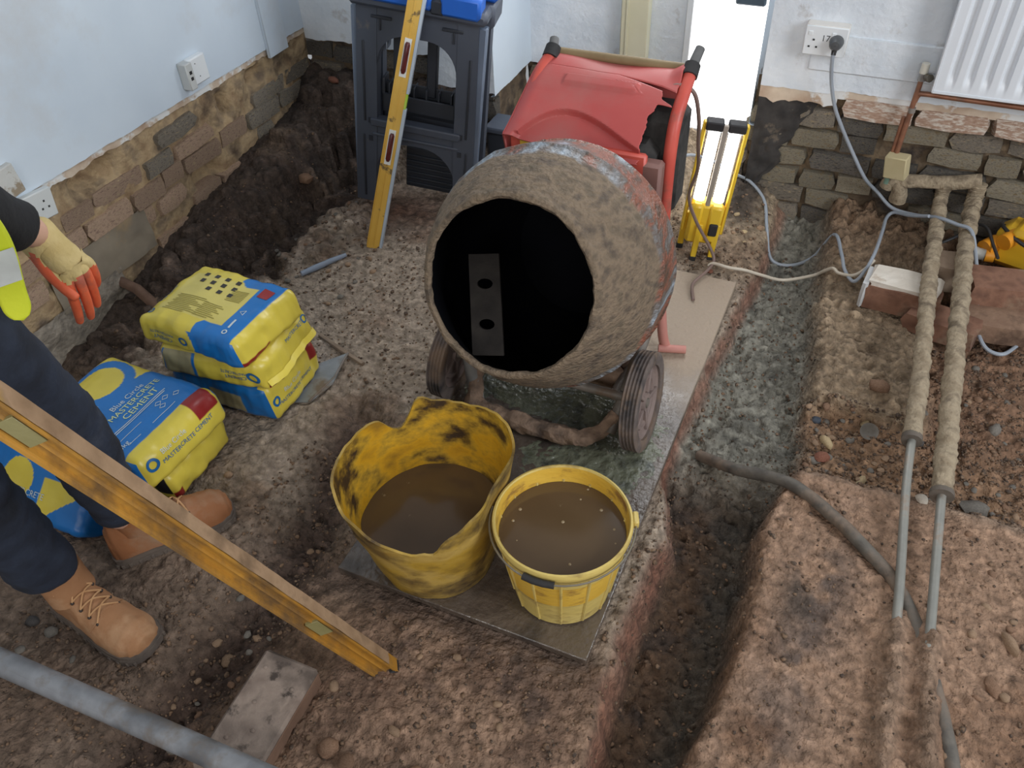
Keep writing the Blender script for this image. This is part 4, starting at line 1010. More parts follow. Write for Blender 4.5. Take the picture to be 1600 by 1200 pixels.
class Bag:
    def __init__(s, c, size, rz, seed, pat, rx=0.0, ry=0.0, puff=.010, wr=.006):
        s.h = Vector((size[0] / 2, size[1] / 2, size[2] / 2)); s.r = min(size[2] * .25, .024); s.seed = seed; s.puff = puff; s.wr = wr
        s.M = Matrix.Translation(Vector(c)) @ Matrix.Rotation(rz, 4, 'Z') @ Matrix.Rotation(rx, 4, 'X') @ Matrix.Rotation(ry, 4, 'Y'); s.pat = pat
    def shape(s, P):
        """P on the surface of the box (metres) -> sack surface"""
        h, r = s.h, s.r; inner = Vector([max(-(h[k] - r), min(h[k] - r, P[k])) for k in range(3)]); d = P - inner
        q = inner + d.normalized() * r if d.length > 1e-9 else P.copy()
        fx, fy, fz = q.x / h.x, q.y / h.y, q.z / h.z
        q.z += (1 if fz > 0 else -.25) * s.puff * max(0, 1 - fx ** 4) * max(0, 1 - fy ** 4) * abs(fz)
        q.y *= 1 + .03 * (1 - fz * fz) * (1 - fx * fx); q.x *= 1 + .035 * (1 - fz * fz) * (1 - fy * fy)
        q.x += -.010 * fz * abs(fx) * (1 if fx > 0 else -1)
        n = Vector((q.x * 11 + s.seed * 7, q.y * 11, q.z * 11))
        e = max(abs(fx), abs(fy)) ** 3
        dn = s.wr * (mnoise.noise(n) + .5 * mnoise.noise(n * 2.3) * (.4 + e) + .55 * e * mnoise.noise(Vector((q.x * 14, q.y * 46 + s.seed, q.z * 8))) + .35 * e * mnoise.noise(Vector((q.x * 60, q.y * 12, q.z * 9 + s.seed))))
        return q + d.normalized() * dn if d.length > 1e-9 else q + Vector((0, 0, dn * (1 if fz > 0 else -1)))
    def pt(s, face, a, b, lift=0.0):
        """face '+z' (a=x,b=y), '+x' (a=y,b=z), '-y' (a=x,b=z)"""
        h = s.h
        P = Vector((a, b, h.z)) if face == '+z' else Vector((h.x, a, b)) if face == '+x' else Vector((a, -h.y, b))
        q = s.shape(P); nrm = {'+z': (0, 0, 1), '+x': (1, 0, 0), '-y': (0, -1, 0)}[face]
        return s.M @ (q + Vector(nrm) * lift)
    def build(s, label, dens=.0034):
        h = s.h; nx, ny, nz = [max(4, int(2 * k / dens)) for k in h]
        vs = []; fs = []; cols = []
        def side(f, n1, n2, sg):
            n0 = len(vs)
            for i in range(n1 + 1):
                for j in range(n2 + 1):
                    P, nm = f(-1 + 2 * i / n1, -1 + 2 * j / n2); vs.append(s.M @ s.shape(P)); cols.append(s.pat(nm, P.x, P.y, P.z, h))
            for i in range(n1):
                for j in range(n2):
                    q = [n0 + i * (n2 + 1) + j, n0 + (i + 1) * (n2 + 1) + j, n0 + (i + 1) * (n2 + 1) + j + 1, n0 + i * (n2 + 1) + j + 1]
                    fs.append(q if sg > 0 else q[::-1])
        side(lambda a, b: (Vector((a * h.x, b * h.y, h.z)), 'top'), nx, ny, 1)
        side(lambda a, b: (Vector((a * h.x, b * h.y, -h.z)), 'bottom'), nx // 4, ny // 4, -1)
        side(lambda a, b: (Vector((h.x, a * h.y, b * h.z)), 'right'), ny, nz, 1)
        side(lambda a, b: (Vector((-h.x, a * h.y, b * h.z)), 'left'), ny // 3, nz // 2, -1)
        side(lambda a, b: (Vector((a * h.x, -h.y, b * h.z)), 'front'), nx, nz, 1)
        side(lambda a, b: (Vector((a * h.x, h.y, b * h.z)), 'rear'), nx // 3, nz // 2, -1)
        base = s.M.translation - Vector((0, 0, s.h.z))
        me = bpy.data.meshes.new('cement_bag'); me.from_pydata([v - base for v in vs], [], fs)
        at = me.color_attributes.new('print', 'FLOAT_COLOR', 'POINT')
        at.data.foreach_set('color', np.concatenate([np.array(cols), np.ones((len(cols), 1))], 1).reshape(-1).astype(np.float32))
        me.polygons.foreach_set('use_smooth', [True] * len(fs)); me.update()
        o = mesh_obj('cement_bag', me, m_bag); o.location = base; OFF[o.name] = Vector(base)
        T(o, label, 'cement bag', 'stacked bags of cement'); s.o = o; return s
    def text(s, txt, face, a, b, size, ang, m, sx=1.0):
        cu = bpy.data.curves.new('lettering', 'FONT'); cu.body = txt; cu.size = size; cu.resolution_u = 2; cu.align_x = 'CENTER'; cu.align_y = 'CENTER'
        to = bpy.data.objects.new('lettering', cu); me = bpy.data.meshes.new_from_object(to); bpy.data.objects.remove(to); bpy.data.curves.remove(cu)
        bm = bmesh.new(); bm.from_mesh(me)
        bmesh.ops.subdivide_edges(bm, edges=[e for e in bm.edges if e.calc_length() > size * .35], cuts=2)
        c, sn = math.cos(ang), math.sin(ang); base = OFF[s.o.name]
        for v in bm.verts:
            x, y = v.co.x * sx, v.co.y; v.co = s.pt(face, a + x * c - y * sn, b + x * sn + y * c, .0014) - base
        bm.to_mesh(me); bm.free(); me.materials.clear()
        return mesh_obj('lettering', me, m, s.o)
    def patch(s, name, face, rects, m):
        w = MB()
        for (a0, a1, b0, b1) in rects:
            n1 = max(1, int(abs(a1 - a0) / .008)); n2 = max(1, int(abs(b1 - b0) / .008))
            w.grid(lambda i, j: s.pt(face, a0 + (a1 - a0) * i, b0 + (b1 - b0) * j, .0011), n1, n2)
        return w.build(name, m, s.o)
    def ring(s, face, a, b, r0, r1, m, ea=1.0):
        w = MB(); w.grid(lambda i, j: s.pt(face, a + ea * (r0 + (r1 - r0) * j) * math.cos(2 * math.pi * i), b + (r0 + (r1 - r0) * j) * math.sin(2 * math.pi * i), .0012), 32, 1)
        return w.build('ring_emblem', m, s.o)
def pat_back(f, x, y, z, h):           # back print: yellow panel framed in blue
    fx, fy = x / h.x, y / h.y
    if f == 'top':
        if x > h.x - .012: return YEL
        if fx > .56 : return BLU
        if fx > .12 and fy > .58 + (.0 if fx > .25 else (.25 - fx) ** 1.0): return BLU
        if fx > .12 and fy < -.62 - (.0 if fx > .22 else (.22 - fx)): return BLU
        if -.82 < fx < .54 and -.62 < fy < .62: return PALE
        return YEL
    if f == 'front': return BLU if fx > .12 - .1 * (z / h.z) ** 2 else YEL
    if f == 'right': return RED if (z < -.55 * h.z and fy < -.15) else YEL
    return YEL
def pat_mid(f, x, y, z, h):
    fx, fy = x / h.x, y / h.y
    if f == 'front':
        if -.98 < fx < -.30: return GRY * 1.1 if (-.93 < fx < -.35) else BLU
        return YEL
    if f == 'right': return RED if (z < -.60 * h.z and -.95 < fy < -.40) else YEL
    return YEL
def pat_front(f, x, y, z, h):          # front print: ring on yellow, blue half beyond an arc
    fx, fy = x / h.x, y / h.y
    if f == 'top':
        d = math.hypot((x + h.x * .56) / .92, y - .03)
        if .066 < d < .096: return BLU
        if x > h.x * .80: return RED if (y > h.y * .42 and y < h.y * .92) else YEL
        D = math.hypot(x - .42, y * .9)
        return BLU if D < .462 else YEL
    if f == 'right':
        if z > h.z * .35 and y > h.y * .42 and y < h.y * .92: return RED
        return YEL
    if f == 'front':
        if -.35 < fx < .35 and z < h.z * .1: return WHT
        return BLU if fx > -.55 else YEL
    if f == 'rear': return BLU
    return YEL
def pat_low(f, x, y, z, h):
    fx, fy = x / h.x, y / h.y
    if f == 'right': return RED if (fy < -.72 and z < -.2 * h.z) else (BLU if fy > .9 and z < 0 else YEL)
    if f == 'front': return BLK_ if (.74 < fx < .99 and z > -.3 * h.z) else YEL
    if f == 'top' and fy < -.86 and .6 < fx < .97: return BLK_
    return YEL
def pat_bottomA(f, x, y, z, h):
    fx, fy = x / h.x, y / h.y
    if f == 'top': return BLU if x < h.x * .82 else (RED if .45 < fy < .95 else YEL)
    if f == 'right': return RED if (z > h.z * .1 and .62 < fy < .97) else YEL
    if f == 'front':
        if -.2 < fx < .45 and -.75 * h.z < z < .35 * h.z: return GRY
        return BLU * .8
    return BLU
def pat_blue(f, x, y, z, h):
    fx, fy = x / h.x, y / h.y
    if f in ('top', 'front'):
        if fx > .2 and fy < .0 and f == 'top' and (fx - .2) < (.95 + fy) * .9: return YEL
        if math.hypot(x + .05, (y + .02)) < .05: return YEL
        return BLU
    return BLU
LAB = {}
# right-hand stack, three high
A1 = Bag((-1.465, 1.305, .054), (.335, .245, .116), R(2), 1, pat_bottomA).build('bottom bag of the right-hand cement stack, blue with red square on yellow end')
A2 = Bag((-1.452, 1.292, .164), (.325, .255, .100), R(6), 2, pat_mid, wr=.007).build('middle bag of the right-hand cement stack, yellow with grey panel on its side')
A3 = Bag((-1.470, 1.285, .256), (.335, .262, .086), R(-2), 3, pat_back, ry=R(-1)).build('top bag of the right-hand cement stack, back print with rows of black pictograms')
# left-hand stack, two high
B1 = Bag((-1.535, .965, .045), (.345, .24, .095), R(3), 4, pat_low, wr=.006).build('all-yellow bag under the ringed bag in the left-hand cement stack')
B2 = Bag((-1.548, .955, .140), (.385, .285, .096), R(-2), 5, pat_front, wr=.0045).build('top bag of the left-hand cement stack, large blue ring beside white lettering')
# one leaning at the foot of it
C1 = Bag((-1.665, .775, .070), (.36, .24, .085), R(2), 6, pat_blue, rx=R(42)).build('blue cement bag leaning behind the worker\'s legs')
q = math.pi / 2
A3.text('CEMENT', '-y', -.085, -.006, .017, math.pi, m_tblue); A3.text('MASTERCRETE', '-y', -.085, .010, .0125, math.pi, m_tblue); A3.ring('-y', -.012, .004, .008, .014, m_tblue)
A3.text('Blue Circle', '+z', -.158, -.02, .016, q, m_tblue); A3.ring('+z', -.150, -.095, .006, .011, m_tblue)
for i in range(4):
    for j in range(3):
        if (i, j) in ((0, 2),): continue
        A3.patch('pictogram', '+z', [(-.105 + .038 * i + .006 * j, -.090 + .038 * i + .006 * j, .072 - .026 * j, .086 - .026 * j)], m_tblk)
A3.patch('small_print', '+z', [(-.12 + .005 * (k % 3), -.045 + .014 * ((k * 7) % 4), -.080 + .0065 * k, -.0775 + .0065 * k) for k in range(11)] + [(-.015, .035 + .01 * ((k * 5) % 3), -.075 + .0065 * k, -.0725 + .0065 * k) for k in range(9)] + [(.025, .078, .008 + .006 * k, .0105 + .006 * k) for k in range(8)], mat('faint_print', [W(150, 138, 62)], rough=.5, bump=0))
A3.text('\u25b3', '+z', .128, -.02, .02, q, m_twht) if False else None
A3.ring('+z', .118, -.098, .0045, .008, m_twht); A3.patch('small_print', '+z', [(.115, .121, -.082, -.05)], m_twht)
w = MB(); P = [(.120, -.028), (.120, -.010), (.105, -.019)]
for k in range(3):
    a_, b_ = P[k], P[(k + 1) % 3]; w.tube([A3.pt('+z', a_[0], a_[1], .001), A3.pt('+z', b_[0], b_[1], .001)], .0008, 5)
w.build('recycling_mark', m_twht, A3.o)
A3.patch('red_panel', '+z', [(.106, .140, .048, .086)], mat('dark_red_print', [W(140, 38, 36)], rough=.4, bump=0))
A2.text('CEMENT', '-y', .075, -.002, .017, math.pi, m_tblue); A2.text('MASTERCRETE', '-y', .075, .014, .0125, math.pi, m_tblue); A2.ring('-y', .128, .002, .011, .019, m_tblue)
A2.text('MASTERCRETE', '+x', .05, .030, .015, 0, m_tblue); A2.ring('+x', .105, .030, .008, .013, m_tblue)
w = MB(); w.grid(lambda i, j: A2.pt('+x', -.125 + .25 * i, -.012 - .016 * j, .003 + .007 * j), 24, 3); fl_ = w.build('folded_end_flap', mat('yellow_sack_plastic', [W(222, 200, 74), W(232, 212, 92)], scale=9, rough=.34, bump=.2), A2.o)
A1.text('MASTERCRETE CEMENT', '+x', -.012, -.012, .0150, 0, m_tblue); A1.text('Blue Circle', '+x', -.02, .014, .0185, 0, m_twht); A1.ring('+x', -.098, .004, .008, .0145, m_tblue)
A1.text('25kg', '+z', .108, -.085, .026, q, m_twht)
B2.text('Blue Circle', '+z', .006, .020, .024, q, m_twht); B2.text('MASTERCRETE', '+z', .030, .022, .0245, q, m_tyel, 1.05); B2.text('CEMENT', '+z', .057, .018, .0275, q, m_tyel, 1.1)
B2.patch('small_print', '+z', [(.074, .0765, -.098, .085), (.080, .0825, -.09, .078), (.106, .1075, -.10, -.03), (.134, .1355, -.095, -.06), (.134, .1355, -.02, .06)], m_twht)
B2.text('25kg', '+z', .125, -.112, .021, q, m_twht)
for (x, y) in ((.100, .035), (.116, .035), (.100, .06), (.114, .085)):
    w = MB(); P = [B2.pt('+z', x + .007 * math.cos(k * math.pi / 2), y + .010 * math.sin(k * math.pi / 2), .0014) for k in range(5)]; w.tube(P, .0008, 5); w.build('hazard_diamond', m_twht, B2.o)
B2.text('MASTERCRETE CEMENT', '+x', .008, .004, .0165, 0, m_tblue); B2.text('Blue Circle', '+x', -.03, .027, .0185, 0, m_twht); B2.ring('+x', -.105, .016, .010, .0175, m_tblue)
C1.text('MASTERCRETE', '+z', -.02, -.05, .022, 0, m_twht)

# ------------------------------------------------------------------ the worker at the left edge
def bake_skin(name, J, E, root, mats, parent=None, off=None, sub=2, smooth=True):
    keys = list(J); ix = {k: n for n, k in enumerate(keys)}; off = Vector(off)
    me = bpy.data.meshes.new(name); me.from_pydata([Vector(J[k][0]) - off for k in keys], [(ix[a], ix[b]) for a, b in E], [])
    o = bpy.data.objects.new(name, me); COL.objects.link(o)
    o.modifiers.new('skin', 'SKIN'); ly = me.skin_vertices[0].data
    for k in keys:
        r = J[k][1]; ly[ix[k]].radius = r if isinstance(r, tuple) else (r, r); ly[ix[k]].use_root = (k == root)
    sb = o.modifiers.new('sub', 'SUBSURF'); sb.levels = sub; sb.render_levels = sub
    dg = bpy.context.evaluated_depsgraph_get(); dg.update()
    nm = bpy.data.meshes.new_from_object(o.evaluated_get(dg)); bpy.data.objects.remove(o)
    nm.polygons.foreach_set('use_smooth', [True] * len(nm.polygons)); nm.materials.clear(); nm.name = name
    ob = mesh_obj(name, nm, mats, parent)
    if parent is None: ob.location = off
    OFF[ob.name] = off; return ob
PB = Vector((-1.36, .62, gz(-1.36, .62)))
m_skin = mat('skin', [W(206, 160, 136), W(216, 172, 148)], scale=9, rough=.55, bump=.05)
m_jean = mat('dark_navy_denim', [W(24, 30, 44), W(36, 44, 60), W(18, 22, 32)], scale=7, rough=.85, bump=.5, bscale=90, dirt=W(66, 70, 80), dscale=5, damt=(.55, .78))
m_black = mat('black_fleece', [W(20, 20, 22), W(32, 32, 34)], scale=12, rough=.9, bump=.4, bscale=90)
m_hivis = mat('fluorescent_yellow_cloth', [W(190, 200, 30), W(206, 214, 50)], scale=7, rough=.7, bump=.2, bscale=80)
m_refl = mat('silver_reflective_band', [W(206, 210, 206), W(228, 232, 228)], scale=20, rough=.25, metal=.5, bump=.05)
m_cuff = mat('cream_glove_knit', [W(190, 166, 108), W(204, 182, 128)], scale=30, rough=.9, bump=.4, bscale=160, dirt=W(150, 128, 90), dscale=14, damt=(.60, .72))
m_orange = mat('orange_latex_coating', [W(206, 84, 46), W(220, 104, 66)], scale=18, rough=.6, bump=.3, bscale=90, dirt=W(170, 92, 72), dscale=16, damt=(.56, .7))
hipL, hipR = (-1.20, .535, .90), (-1.245, .365, .90)
ankL, ankR = (-1.355, .715, .10), (-1.372, .53, .09)
kneL, kneR = (-1.285, .66, .50), (-1.335, .475, .49)
pel, wai, che, nec = (-1.225, .44, .95), (-1.205, .425, 1.10), (-1.165, .42, 1.32), (-1.13, .425, 1.47)
shL, shR = (-1.165, .60, 1.385), (-1.19, .245, 1.385)
elL, elR = (-1.205, .628, 1.035), (-1.08, .15, 1.15)
wrL, wrR = (-1.338, .832, .812), (-.955, .30, 1.20)
J = {'pel': (pel, (.13, .10)), 'wai': (wai, (.13, .10)), 'che': (che, (.15, .11)), 'nec': (nec, (.058, .058)), 'hd0': ((-1.105, .427, 1.555), (.07, .078)), 'hd1': ((-1.085, .429, 1.64), (.078, .092)), 'hd2': ((-1.085, .43, 1.715), (.055, .066)),
     'hL': (hipL, .085), 'hR': (hipR, .085), 'kL': (kneL, .058), 'kR': (kneR, .058), 'aL': (ankL, .042), 'aR': (ankR, .042),
     'sL': (shL, .06), 'sR': (shR, .06), 'eL': (elL, .042), 'eR': (elR, .042), 'wL': (wrL, .030), 'wR': (wrR, .030)}
E = [('pel', 'wai'), ('wai', 'che'), ('che', 'nec'), ('nec', 'hd0'), ('hd0', 'hd1'), ('hd1', 'hd2'), ('pel', 'hL'), ('pel', 'hR'), ('hL', 'kL'), ('hR', 'kR'), ('kL', 'aL'), ('kR', 'aR'), ('che', 'sL'), ('che', 'sR'), ('sL', 'eL'), ('sR', 'eR'), ('eL', 'wL'), ('eR', 'wR')]
person = bake_skin('person', J, E, 'pel', m_skin, None, PB)
T(person, 'person in dark jeans, tan boots and orange-palmed glove, reaching down beside the cement bags', 'person')
hs = Vector((-.10, -.055, 0))
for dy in (-.031, .031):
    w = MB(); w.ball(hs + Vector((-.905, .484 + dy, 1.645)), .013, .013, .012, 10, 6); w.build('eye', mat('eye', [W(60, 50, 44)], rough=.2, bump=0), person)
w = MB(); w.tube([hs + Vector(p) for p in ((-.905, .484, 1.655), (-.885, .484, 1.622), (-.892, .484, 1.606))], [.009, .015, .008], 8); w.build('nose', m_skin, person)
w = MB(); w.tube([hs + Vector(p) for p in ((-.905, .458, 1.578), (-.897, .484, 1.575), (-.905, .510, 1.578))], [.004, .007, .004], 8); w.build('mouth', mat('lips', [W(170, 104, 92)], rough=.5, bump=0), person)
for sy in (-1, 1):
    w = MB(); w.ball(hs + Vector((-.985, .484 + sy * .092, 1.635)), .020, .010, .032, 10, 8); w.build('ear', m_skin, person)
w = MB(); w.grid(lambda i, j: hs + Vector((-1.0, .484, 1.655)) + Vector((-.095 * math.cos(R(-120 + 240 * i)) * math.sin(R(5 + 100 * j)), .101 * math.sin(R(-120 + 240 * i)) * math.sin(R(5 + 100 * j)), .095 * math.cos(R(5 + 100 * j)))), 28, 12)
w.build('hair', mat('short_brown_hair', [W(52, 40, 32), W(74, 58, 46)], scale=40, rough=.8, bump=.6, bscale=120), person)
# jeans
def lp(a, b, t): return tuple(a[k] + (b[k] - a[k]) * t for k in range(3))
def bulge(p, dx, dy, dz): return (p[0] + dx, p[1] + dy, p[2] + dz)
J = {'top': ((-1.215, .435, 1.01), (.15, .115)), 'pel': (pel, (.15, .115)), 'hL': (bulge(hipL, 0, 0, -.03), .100), 'hR': (bulge(hipR, 0, 0, -.03), .100),
     'tL': (lp(hipL, kneL, .5), .090), 'tR': (lp(hipR, kneR, .5), .090), 'kL': (kneL, .078), 'kR': (kneR, .080), 'k2L': (bulge(lp(kneL, ankL, .18), .008, .01, 0), .073), 'k2R': (bulge(lp(kneR, ankR, .18), .006, 0, 0), .074),
     'cL': (lp(kneL, ankL, .5), .070), 'cR': (lp(kneR, ankR, .5), .071), 'bL': (bulge(lp(kneL, ankL, .75), .01, .008, 0), .068), 'bR': (bulge(lp(kneR, ankR, .75), .008, .0, 0), .070), 'aL': (bulge(ankL, 0, 0, .04), .056), 'aR': (bulge(ankR, 0, 0, .045), .058)}
E = [('top', 'pel'), ('pel', 'hL'), ('pel', 'hR'), ('hL', 'tL'), ('tL', 'kL'), ('kL', 'k2L'), ('k2L', 'cL'), ('cL', 'bL'), ('bL', 'aL'), ('hR', 'tR'), ('tR', 'kR'), ('kR', 'k2R'), ('k2R', 'cR'), ('cR', 'bR'), ('bR', 'aR')]
jeans = bake_skin('jeans', J, E, 'pel', m_jean, person, PB, 3)
for v in jeans.data.vertices:
    p = v.co; f = max(0.0, min(1.0, (1.0 - p.z) / .4)); n = mnoise.noise((p.x * 10, p.y * 10, p.z * 26)) * .008 + mnoise.noise((p.x * 22, p.y * 22 + p.z * 18, p.z * 44)) * .005
    v.co += v.normal * n
# black sweatshirt
J = {'hem': ((-1.215, .435, 1.00), (.155, .12)), 'wai': (wai, (.155, .12)), 'che': (che, (.17, .13)), 'col': ((-1.14, .425, 1.43), (.085, .08)), 'sL': (shL, .082), 'sR': (shR, .082), 'uL': (lp(shL, elL, .5), .066), 'uR': (lp(shR, elR, .5), .066), 'eL': (elL, .058), 'eR': (elR, .058),
     'fL': (lp(elL, wrL, .45), .054), 'fR': (lp(elR, wrR, .45), .052), 'wL': (lp(elL, wrL, .80), .047), 'wR': (lp(elR, wrR, .82), .044)}
E = [('hem', 'wai'), ('wai', 'che'), ('che', 'col'), ('che', 'sL'), ('che', 'sR'), ('sL', 'uL'), ('uL', 'eL'), ('sR', 'uR'), ('uR', 'eR'), ('eL', 'fL'), ('fL', 'wL'), ('eR', 'fR'), ('fR', 'wR')]
sw = bake_skin('sweatshirt', J, E, 'wai', m_black, person, PB, 3)
for v in sw.data.vertices:
    p = v.co; v.co += v.normal * (mnoise.noise((p.x * 14, p.y * 14, p.z * 14)) * .007 + mnoise.noise((p.x * 34, p.y * 34, p.z * 20)) * .003)
# hi-vis vest: body panel plus the front corner that hangs forward
w = MB()
def vest(i, j):
    a = R(35) + R(290) * i; z = .96 + .46 * j; k = Vector(pel).lerp(Vector(che), (z - .95) / .37) if z < 1.32 else Vector(che).lerp(Vector(nec), (z - 1.32) / .2)
    r = .195 + .02 * math.sin(j * 3) - .05 * max(0, j - .8) * 3
    return Vector((k.x + r * .78 * math.cos(a), k.y + r * math.sin(a) * 1.02, z))
w.grid(vest, 40, 14); ve = w.build('hi_vis_vest', m_hivis, person); md = ve.modifiers.new('thickness', 'SOLIDIFY'); md.thickness = .004
F0, F1 = Vector((-1.128, .612, 1.06)), Vector((-1.094, .606, .852))
sdv = Vector((.66, .74, .1)).normalized()
def flap(i, j):
    c = F0.lerp(F1, j) + Vector((.012 * math.sin(j * 5), .006 * math.sin(j * 4), 0)); wd = .027 - .008 * j; rd = max(0, (j - .88) / .12)
    return c + sdv * wd * (2 * i - 1) * (1 - rd ** 2) ** .5 if rd < 1 else c
w = MB(); w.grid(flap, 8, 40); fl2 = w.build('vest_corner', m_hivis, person); md = fl2.modifiers.new('thickness', 'SOLIDIFY'); md.thickness = .007
w = MB(); w.grid(lambda i, j: flap(i, .44 + .26 * j) + Vector((.66, -.6, .3)).normalized() * .0055, 8, 12); w.build('reflective_band', m_refl, fl2)
# gloves: palm and five fingers grown as one skin
def glove(wr, D1, N, lat, fdir, curl, name='glove', thumb_dir=None):
    """lat points to the thumb side"""
    wr = Vector(wr); D1 = Vector(D1).normalized(); N = Vector(N); N = (N - D1 * N.dot(D1)).normalized(); lat = D1.cross(N) if D1.cross(N).dot(Vector(lat)) > 0 else N.cross(D1)
    J = {'cuf': (wr - D1 * .035, (.036, .036)), 'wri': (wr + D1 * .012, (.034, .030)), 'pal': (wr + D1 * .052 , (.036, .021))}; E = [('cuf', 'wri'), ('wri', 'pal')]
    L = [(.030, .096, .047, .029, .023), (.0105, .100, .052, .033, .024), (-.0095, .096, .049, .031, .023), (-.028, .088, .039, .024, .020)]
    for k, (o, kn, a, b, c) in enumerate(L):
        p = wr + D1 * kn + lat * o + N * (.004 - .003 * abs(k - 1)); J['k%d' % k] = (p, (.0105, .0115)); E.append(('pal', 'k%d' % k)); d = Vector(fdir); d = (d + lat * (.045 * (1.4 - k))).normalized(); ang = curl[k]
        for s_, (ln, rr) in enumerate(((a, .0098), (b, .0090), (c, .0074))):
            axr = d.cross(N) if abs(d.dot(N)) < .95 else lat; axr = lat
            d = (Matrix.Rotation(ang * (1 if (Matrix.Rotation(.3, 3, axr) @ D1).dot(N) < 0 else -1), 3, axr) @ d).normalized()
            p = p + d * ln; J['f%d%d' % (k, s_)] = (p, rr); E.append((('k%d' % k) if s_ == 0 else 'f%d%d' % (k, s_ - 1), 'f%d%d' % (k, s_)))
    tp = wr + D1 * .030 + lat * .030 - N * .010; J['t0'] = (tp, .0175); E.append(('wri', 't0')); td = Vector(thumb_dir).normalized()
    for s_, (ln, rr) in enumerate(((.040, .0125), (.034, .0108), (.024, .0086))):
        tp = tp + td * ln; td = (td + D1 * .25 - lat * .12).normalized(); J['t%d' % (s_ + 1)] = (tp, rr); E.append(('t%d' % s_, 't%d' % (s_ + 1)))
    g = bake_skin(name, J, E, 'wri', [m_cuff, m_orange], person, PB, 2)
    knk = wr + D1 * .094
    for f in g.data.polygons:
        c = f.center + PB; a = (c - wr).dot(D1); n = (c - wr).dot(N); l = (c - wr).dot(lat)
        orange = (a > .098) or (n < -.009 and a > .005) or (l > .034 and a > .018) or ((c - knk).dot(Vector(fdir)) > .014 and a > .05)
        f.material_index = 1 if orange else 0
    return g
glove(wrL, (.60, .02, -.72), (.64, -.30, .62), (-.35, -.88, -.31), (-.02, .02, -1), [R(6), R(8), R(9), R(14)], 'glove', (.62, -.18, -.62))
lv = (P0 - E_).normalized()
glove(wrR, (.35, .25, -.25), (-.3, -.6, .5), lv, (.3, .5, -.3), [R(38), R(40), R(40), R(42)], 'glove', (.4, .5, .35))
